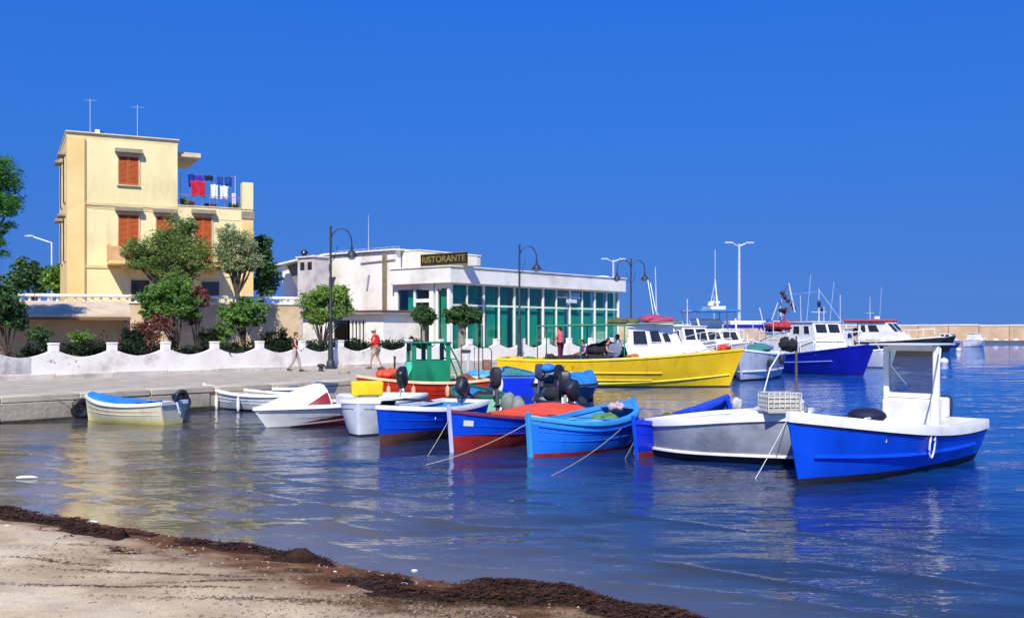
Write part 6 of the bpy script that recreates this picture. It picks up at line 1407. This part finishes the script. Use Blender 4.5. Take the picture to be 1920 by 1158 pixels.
# awning of the far quay
aw = empty('quay_awning', (PX(1418, 112), 112, QZ), .05, 'long low white quay shelter with blue trim behind the harbour boats', 'shelter')
MB().box((-3.3, -1.4, 2.3), (3.3, 1.4, 2.75), bev=.06).build('roof', P_white, aw); MB().box((-3.32, -1.43, 1.95), (3.32, 1.43, 2.298)).build('blue_trim', P_navy, aw)
for x in (-3, 0, 3): MB().box((x - .08, -1.2, 0), (x + .08, -1.04, 1.95)).build('post', galv, aw)

for bt_, m_ in ((G, P_blue), (Fb, P_blue), (I_, P_deep), (A, P_cream), (Bb, P_white), (O, P_orange), (H, P_blue2)):
    for f_ in (.35, .62): bt_.strake(lambda q, f_=f_, bt_=bt_: .1 + (bt_.sheer(q) - .1)*f_, m_, .03, .97, .007, 'plank_edge')

# ================================================================= on the quay: bollards, frames, gear
def bollard(px_, D, label, h=.3, tall=False):
    r_ = MB()
    if tall: r_.tube([(0,0,0), (0,0,h)], .035, 7).ball((0, 0, h), .045, 6)
    else: r_.lathe([(.16, 0), (.15, .03), (.09, .06), (.09, h*.6), (.16, h*.75), (.15, h), (.05, h*1.08)], n=12)
    o = r_.build('bollard', mat('bollard_iron', '#4a3f38', .8, '#352d28', 8, bump=.005), label=label, cat='bollard', group=None); o.location = (PX(px_, D), D, QZ)
bollard(602, 40.6, 'squat dark bollard left of the first street lamp foot', .3)
bollard(716, 35.8, 'squat dark bollard on the quay edge below the walker in red', .3)
bollard(740, 34.4, 'thin iron post on the quay edge left of the green wheelhouse', .75, True)
fr_ = empty('gantry', (PX(905, 42), 42.0, QZ), .2, 'thin dark metal gantry on the quay behind the light blue rowing boat', 'gantry')
MB().tube([(-.35, 0, 0), (-.35, 0, .95), (.28, 0, .95), (.38, 0, .8), (.38, 0, 0)], .022, 6).tube([(0, 0, 0), (0, 0, 1.9)], .02, 6).build('tube_frame', iron, fr_); MB().box((.02, -.15, 0), (.36, .15, .45), bev=.03).build('winch_box', mat('rusty_box', '#8a6a5c', .8, '#6c5046', 6), fr_)
dv = empty('davit', (PX(877, 41), 41, QZ), 0, 'small pale davit post with dark tilted head beside the metal frame', 'davit')
MB().tube([(0,0,0), (.05, 0, .75)], .05, 7).build('post', galv, dv); MB().box((-.28, -.06, .74), (.12, .06, .88), bev=.03).build('head', iron, dv)
k = MB()
for i in range(7):
    a = i*.9; k.tube([(.2*math.cos(t + a)*(1 + .1*i/7), .16*math.sin(t + a), .02 + .012*i) for t in np.linspace(0, 6.28, 12)], .018, 5)
o = k.build('rope_coil', rope_m, label='small coil of rope on the paving right of the first lamp', cat='rope'); o.location = (PX(645, 38.5), 38.5, QZ)

# ================================================================= mooring ropes
rc = [0]
def mrope(a, b_, sag, label, m=rope_m, r=.0065):
    a, b_ = Vector(a), Vector(b_); pts = []
    for i in range(15):
        t = i/14; p = a.lerp(b_, t); p.z -= sag*4*t*(1 - t); pts.append(p)
    return MB().tube(pts, r, 5).build('mooring_rope', m, label=label, cat='rope')
def wpt(px_, py_): d_ = CAMZ*F/(py_ - 620); return (PX(px_, d_), d_, -.01)
def bowp(bt, dz=0): p = bt.pt(1, 1, bt.sheer(1) + dz); return bt.loc(p[0], 0, p[2])
mrope(bowp(G, -.12), wpt(800, 856), .02, 'slack rope running left from the bow of the blue and red boat into the water')
mrope(bowp(H, -.08), wpt(798, 870), .08, 'long rope running left across the water from the bright blue boat')
q_ = H.loc(*H.pt(.12, 1 if H.loc(0,1,0).y < H.loc(0,-1,0).y else -1, H.sheer(.12) - .05)); mrope(q_, wpt(1030, 892), .12, 'long rope slanting down in front of the bright blue boat side')
mrope(bowp(I_, -.3), wpt(1172, 858), .01, 'short rope at the prow of the dark blue boat')
mrope(J.loc(*J.pt(.05, -1 if J.loc(0,-1,0).y < J.loc(0,1,0).y else 1, J.sheer(.05))), wpt(1416, 896), .02, 'thin pale rope hanging from the silver boat into the water', MATS['white_line'])
mrope(bowp(A, 0), (qpt(1.0, .3)[0], qpt(1.0, .3)[1], QZ + .06), .1, 'rope from the cream boat bow to the quay')
mrope(bowp(Bb, 0), (qpt(6.4, .3)[0], qpt(6.4, .3)[1], QZ + .06), .05, 'rope from the white rowing boat bow to the quay')
mrope(bowp(Z_, .1), wpt(1700, 720), .1, 'rope from the trawler bow down to the water', MATS['white_line'], .02)

# ================================================================= people
skin_m = mat('skin', '#c98f6e', .6, '#b97e5e', 4)
def skin_mesh(name, verts, edges, radii, m, parent, root=0, sub=1):
    me = bpy.data.meshes.new(name); me.from_pydata([tuple(v) for v in verts], edges, []); me.materials.append(m)
    o = bpy.data.objects.new(name, me); link(o, parent)
    mod = o.modifiers.new('skin', 'SKIN'); mod.use_smooth_shade = True
    sv = me.skin_vertices[0].data if me.skin_vertices else None
    if sv is None:
        me.update()
    for i, r_ in enumerate(radii): sv[i].radius = r_ if isinstance(r_, tuple) else (r_, r_)
    sv[root].use_root = True
    s_ = o.modifiers.new('sub', 'SUBSURF'); s_.levels = sub; s_.render_levels = sub
    return o
WALK = dict(pel=(0,0,.53), chest=(.015,0,.73), neck=(.02,0,.825), head=(.035,0,.89),
            hl=(0,.05,.51), kl=(.085,.052,.29), al=(.13,.05,.055), tl=(.2,.05,.02),
            hr=(0,-.05,.51), kr=(-.02,-.05,.28), ar=(-.15,-.05,.075), tr=(-.1,-.05,.02),
            sl=(.01,.105,.80), el=(-.07,.13,.65), wl=(-.03,.13,.51), sr=(.01,-.105,.80), er=(.02,-.13,.65), wr=(.12,-.12,.55))
SIT = dict(pel=(0,0,.0), chest=(.03,0,.21), neck=(.05,0,.31), head=(.07,0,.38),
           hl=(0,.05,-.01), kl=(.23,.07,.01), al=(.25,.07,-.2), tl=(.33,.07,-.23), hr=(0,-.05,-.01), kr=(.22,-.08,.02), ar=(.2,-.08,-.2), tr=(.28,-.08,-.23),
           sl=(.03,.105,.28), el=(.06,.14,.13), wl=(.18,.09,.08), sr=(.03,-.105,.28), er=(.07,-.14,.13), wr=(.2,-.08,.1))
def person(label, loc_, rz, h, P, shirt, pants, shoes, hair, legs='long', hat=None, sleeve=.45, build_=1.0, group=None):
    r_ = empty('person', loc_, rz, label, 'person', group)
    V = lambda k: Vector(P[k])*h
    b_ = build_
    names = ['pel', 'belly', 'chest', 'neck', 'jaw', 'head', 'crown', 'nose']
    pts = [V('pel'), V('pel').lerp(V('chest'), .5), V('chest'), V('neck'), V('neck').lerp(V('head'), .62) + Vector((.012*h,0,0)), V('head') + Vector((0,0,.008*h)), V('head') + Vector((-.008,0,.046))*h, V('head') + Vector((.058,0,-.004))*h]
    rad = [(.07*h*b_,)*2, (.062*h*b_,)*2, (.072*h*b_,)*2, (.036*h, .036*h), (.042*h, .042*h), (.053*h, .047*h), (.038*h, .036*h), (.009*h, .009*h)]
    ed = [(0,1), (1,2), (2,3), (3,4), (4,5), (5,6), (5,7)]
    def chain(start, keys, rr):
        prev = start
        for kx, r2 in zip(keys, rr):
            pts.append(V(kx) if isinstance(kx, str) else kx); rad.append((r2*h, r2*h)); ed.append((prev, len(pts)-1)); prev = len(pts)-1
        return prev
    fing = []
    for s_ in 'lr':
        chain(0, ['h'+s_, 'k'+s_, 'a'+s_, 't'+s_], [.05*b_, .032, .02, .017])
        w_ = V('w'+s_); e_ = V('e'+s_); d_ = (w_ - e_).normalized()
        chain(2, ['s'+s_, 'e'+s_, 'w'+s_, w_ + d_*.04*h], [.034, .024, .016, .018])
        fing.append((w_ + d_*.045*h, d_, 1 if s_ == 'l' else -1))
    skin_mesh('body', pts, ed, rad, skin_m, r_)
    for c, d_, sd in fing:
        fg = MB()
        u = Vector((1, 0, 0)); u = (u - d_*u.dot(d_)).normalized(); v_ = d_.cross(u)
        for i, (off, ln) in enumerate(((-.013, .034), (-.004, .042), (.005, .04), (.013, .031))):
            a = c + u*off*h; fg.tube([a, a + d_*ln*.55*h, a + d_*ln*.9*h - v_*sd*.012*h], [.0055*h, .005*h, .0035*h], 5)
        a = c - d_*.02*h + u*.018*h; fg.tube([a, a + (d_ + u)*.014*h, a + d_*.032*h + u*.016*h], [.006*h, .0055*h, .004*h], 5)
        fg.build('fingers', skin_m, r_)
    # shirt
    pts2 = [V('pel') + Vector((0,0,-.005*h)), V('pel').lerp(V('chest'), .5), V('chest'), V('chest').lerp(V('neck'), .75)]
    rad2 = [(.09*h*b_,)*2, (.084*h*b_,)*2, (.094*h*b_,)*2, (.055*h,)*2]; ed2 = [(0,1), (1,2), (2,3)]
    if sleeve:
        for s_ in 'lr':
            pts2.append(V('s'+s_)); rad2.append((.042*h, .042*h)); ed2.append((2, len(pts2)-1))
            pts2.append(V('s'+s_).lerp(V('e'+s_), sleeve)); rad2.append((.036*h, .036*h)); ed2.append((len(pts2)-2, len(pts2)-1))
            if sleeve >= 1:
                pts2.append(V('w'+s_)); rad2.append((.024*h, .024*h)); ed2.append((len(pts2)-2, len(pts2)-1))
    skin_mesh('shirt', pts2, ed2, rad2, shirt, r_)
    pts3 = [V('pel') + Vector((0,0,.03*h))]; rad3 = [(.07*h*b_,)*2]; ed3 = []
    for s_ in 'lr':
        pts3.append(V('h'+s_)); rad3.append((.06*h*b_,)*2); ed3.append((0, len(pts3)-1))
        kn = V('k'+s_) if legs == 'long' else V('h'+s_).lerp(V('k'+s_), .85)
        pts3.append(kn); rad3.append((.04*h if legs == 'long' else .048*h,)*2); ed3.append((len(pts3)-2, len(pts3)-1))
        if legs == 'long': pts3.append(V('k'+s_).lerp(V('a'+s_), .9)); rad3.append((.031*h,)*2); ed3.append((len(pts3)-2, len(pts3)-1))
    skin_mesh('trousers' if legs == 'long' else 'shorts', pts3, ed3, rad3, pants, r_)
    for s_ in 'lr':
        a, t = V('a'+s_), V('t'+s_); d_ = (t - a); d_.z = 0; d_.normalize()
        z = min(t.z, a.z) ; k = MB()
        k.loft([[a + d_*q*h + Vector((0, yy*h*wd, zz*h)) for yy, zz in ((-1, -.035), (1, -.035), (1, -.012), (.6, hh), (-.6, hh), (-1, -.012))] for q, wd, hh in ((-.035, .018, .012), (0, .024, .02), (.05, .026, .0), (.085, .024, -.012), (.105, .014, -.02))], cap=True)
        k.build('shoe', shoes, r_)
    H_ = V('head')
    eyes = MB()
    for sd in (1, -1): eyes.ball(H_ + Vector((.044*h, sd*.019*h, .008*h)), .0065*h, 5)
    eyes.build('eye', black_plastic, r_)
    ears = MB()
    for sd in (1, -1): ears.ball(H_ + Vector((-.002*h, sd*.047*h, 0)), (.011*h, .006*h, .016*h), 5)
    ears.build('ear', skin_m, r_)
    MB().ball(H_ + Vector((-.014*h, 0, .022*h)), (.052*h, .05*h, .05*h), 8, noise=.06).ball(H_ + Vector((-.03*h, 0, -.01*h)), (.034*h, .042*h, .045*h), 7, noise=.08).build('hair', hair, r_)
    if hat: MB().lathe([(.085*h, 0), (.086*h, .006*h), (.052*h, .01*h), (.05*h, .045*h), (.03*h, .058*h)], (H_.x, H_.y, H_.z + .022*h), 16).build('sun_hat', hat, r_)
    return r_
hair_br = mat('hair_brown', '#6a452c', .8, '#4c3020', 9); hair_dk = mat('hair_dark', '#2a211c', .8, '#1c1613', 9); hair_gr = mat('hair_grey', '#a8a29a', .8, '#8a847c', 9)
pr = person('woman in a dark vest and pale trousers walking right along the quay', (PX(553, 40.3), 40.3, QZ), .12, 1.68, WALK, fab('vest', '#2a2228', '#1c171c'), fab('beige', '#b9a49a', '#a08c84'), fab('shoe', '#3a3230'), hair_br, sleeve=.12, build_=.88)
bagm = MB().ball((.26, -.2, .98), (.11, .07, .13), 8).tube([(.26, -.2, 1.1), (.12, -.17, 1.3), (.02, -.16, 1.42)], .012, 5).build('white_bag', fab('white', '#eceaf0'), None, label='small white bag held by the woman walking on the quay', cat='bag')
bagm.matrix_basis = pr.matrix_basis.copy()
W2p = dict(WALK); W2p.update(chest=(.03,0,.73), neck=(.045,0,.83), head=(.065,0,.90), kr=(-.03,-.055,.28), ar=(-.13,-.055,.06), tr=(-.08,-.055,.02), el=(.02,.14,.66), wl=(.12,.1,.62))
person('man in bright red shirt, beige shorts and pale hat walking left on the quay', (PX(705, 43.0), 43.0, QZ), R(172), 1.8, W2p, mat('fabric_scarlet', '#d8141c', .9, '#b81018', 4, bump=.006, bscale=8), fab('khaki', '#cdb49c', '#b89e88'), fab('shoe_grey', '#4a4a48'), hair_gr, legs='short', hat=fab('hat', '#d6cdb8', '#c4baa4'), build_=1.5)
STAND = dict(WALK); STAND.update(kl=(.01,.055,.28), al=(0,.055,.04), tl=(.07,.055,.02), kr=(.01,-.055,.28), ar=(0,-.055,.04), tr=(.07,-.055,.02), el=(.05,.14,.66), wl=(.14,.08,.6), er=(.05,-.14,.66), wr=(.15,-.08,.58))
def on_boat(x, y, z): p = Y_.loc(x, y, z); return (p.x, p.y, p.z)
person('person in pink shirt standing at the stern side of the yellow boat', on_boat(-2.15, -.3, .86), R(150), 1.7, STAND, fab('pink', '#d8607e', '#b8486a'), fab('plum', '#5a2440', '#481c34'), fab('shoe', '#3a3230'), hair_dk, build_=1.05)
MB().box((-2.6, -.45, .55), (-1.7, .1, .85), bev=.03).build('deck_box', deck_grey, Y_.root)
person('person in purple top sitting low in the middle of the yellow boat', on_boat(-1.1, -.6, 1.2), R(200), 1.65, SIT, fab('purple', '#5a4a9c', '#44387c'), fab('darkblue', '#22264a', '#1a1d3a'), fab('shoe', '#3a3230'), hair_dk)
person('person in dark shirt sitting beside the winch of the yellow boat', on_boat(-.2, -.7, 1.25), R(-20), 1.7, SIT, fab('darkshirt', '#23262e', '#181a20'), fab('jeans', '#3a4c74', '#2c3a5c'), fab('shoe', '#3a3230'), hair_dk)
person('person in pale blue shirt sitting against the white wheelhouse', on_boat(.35, -.4, 1.4), R(170), 1.7, SIT, fab('paleblue', '#9cb0c8', '#8498b4'), fab('darkblue', '#22264a', '#1a1d3a'), fab('shoe', '#3a3230'), hair_br)
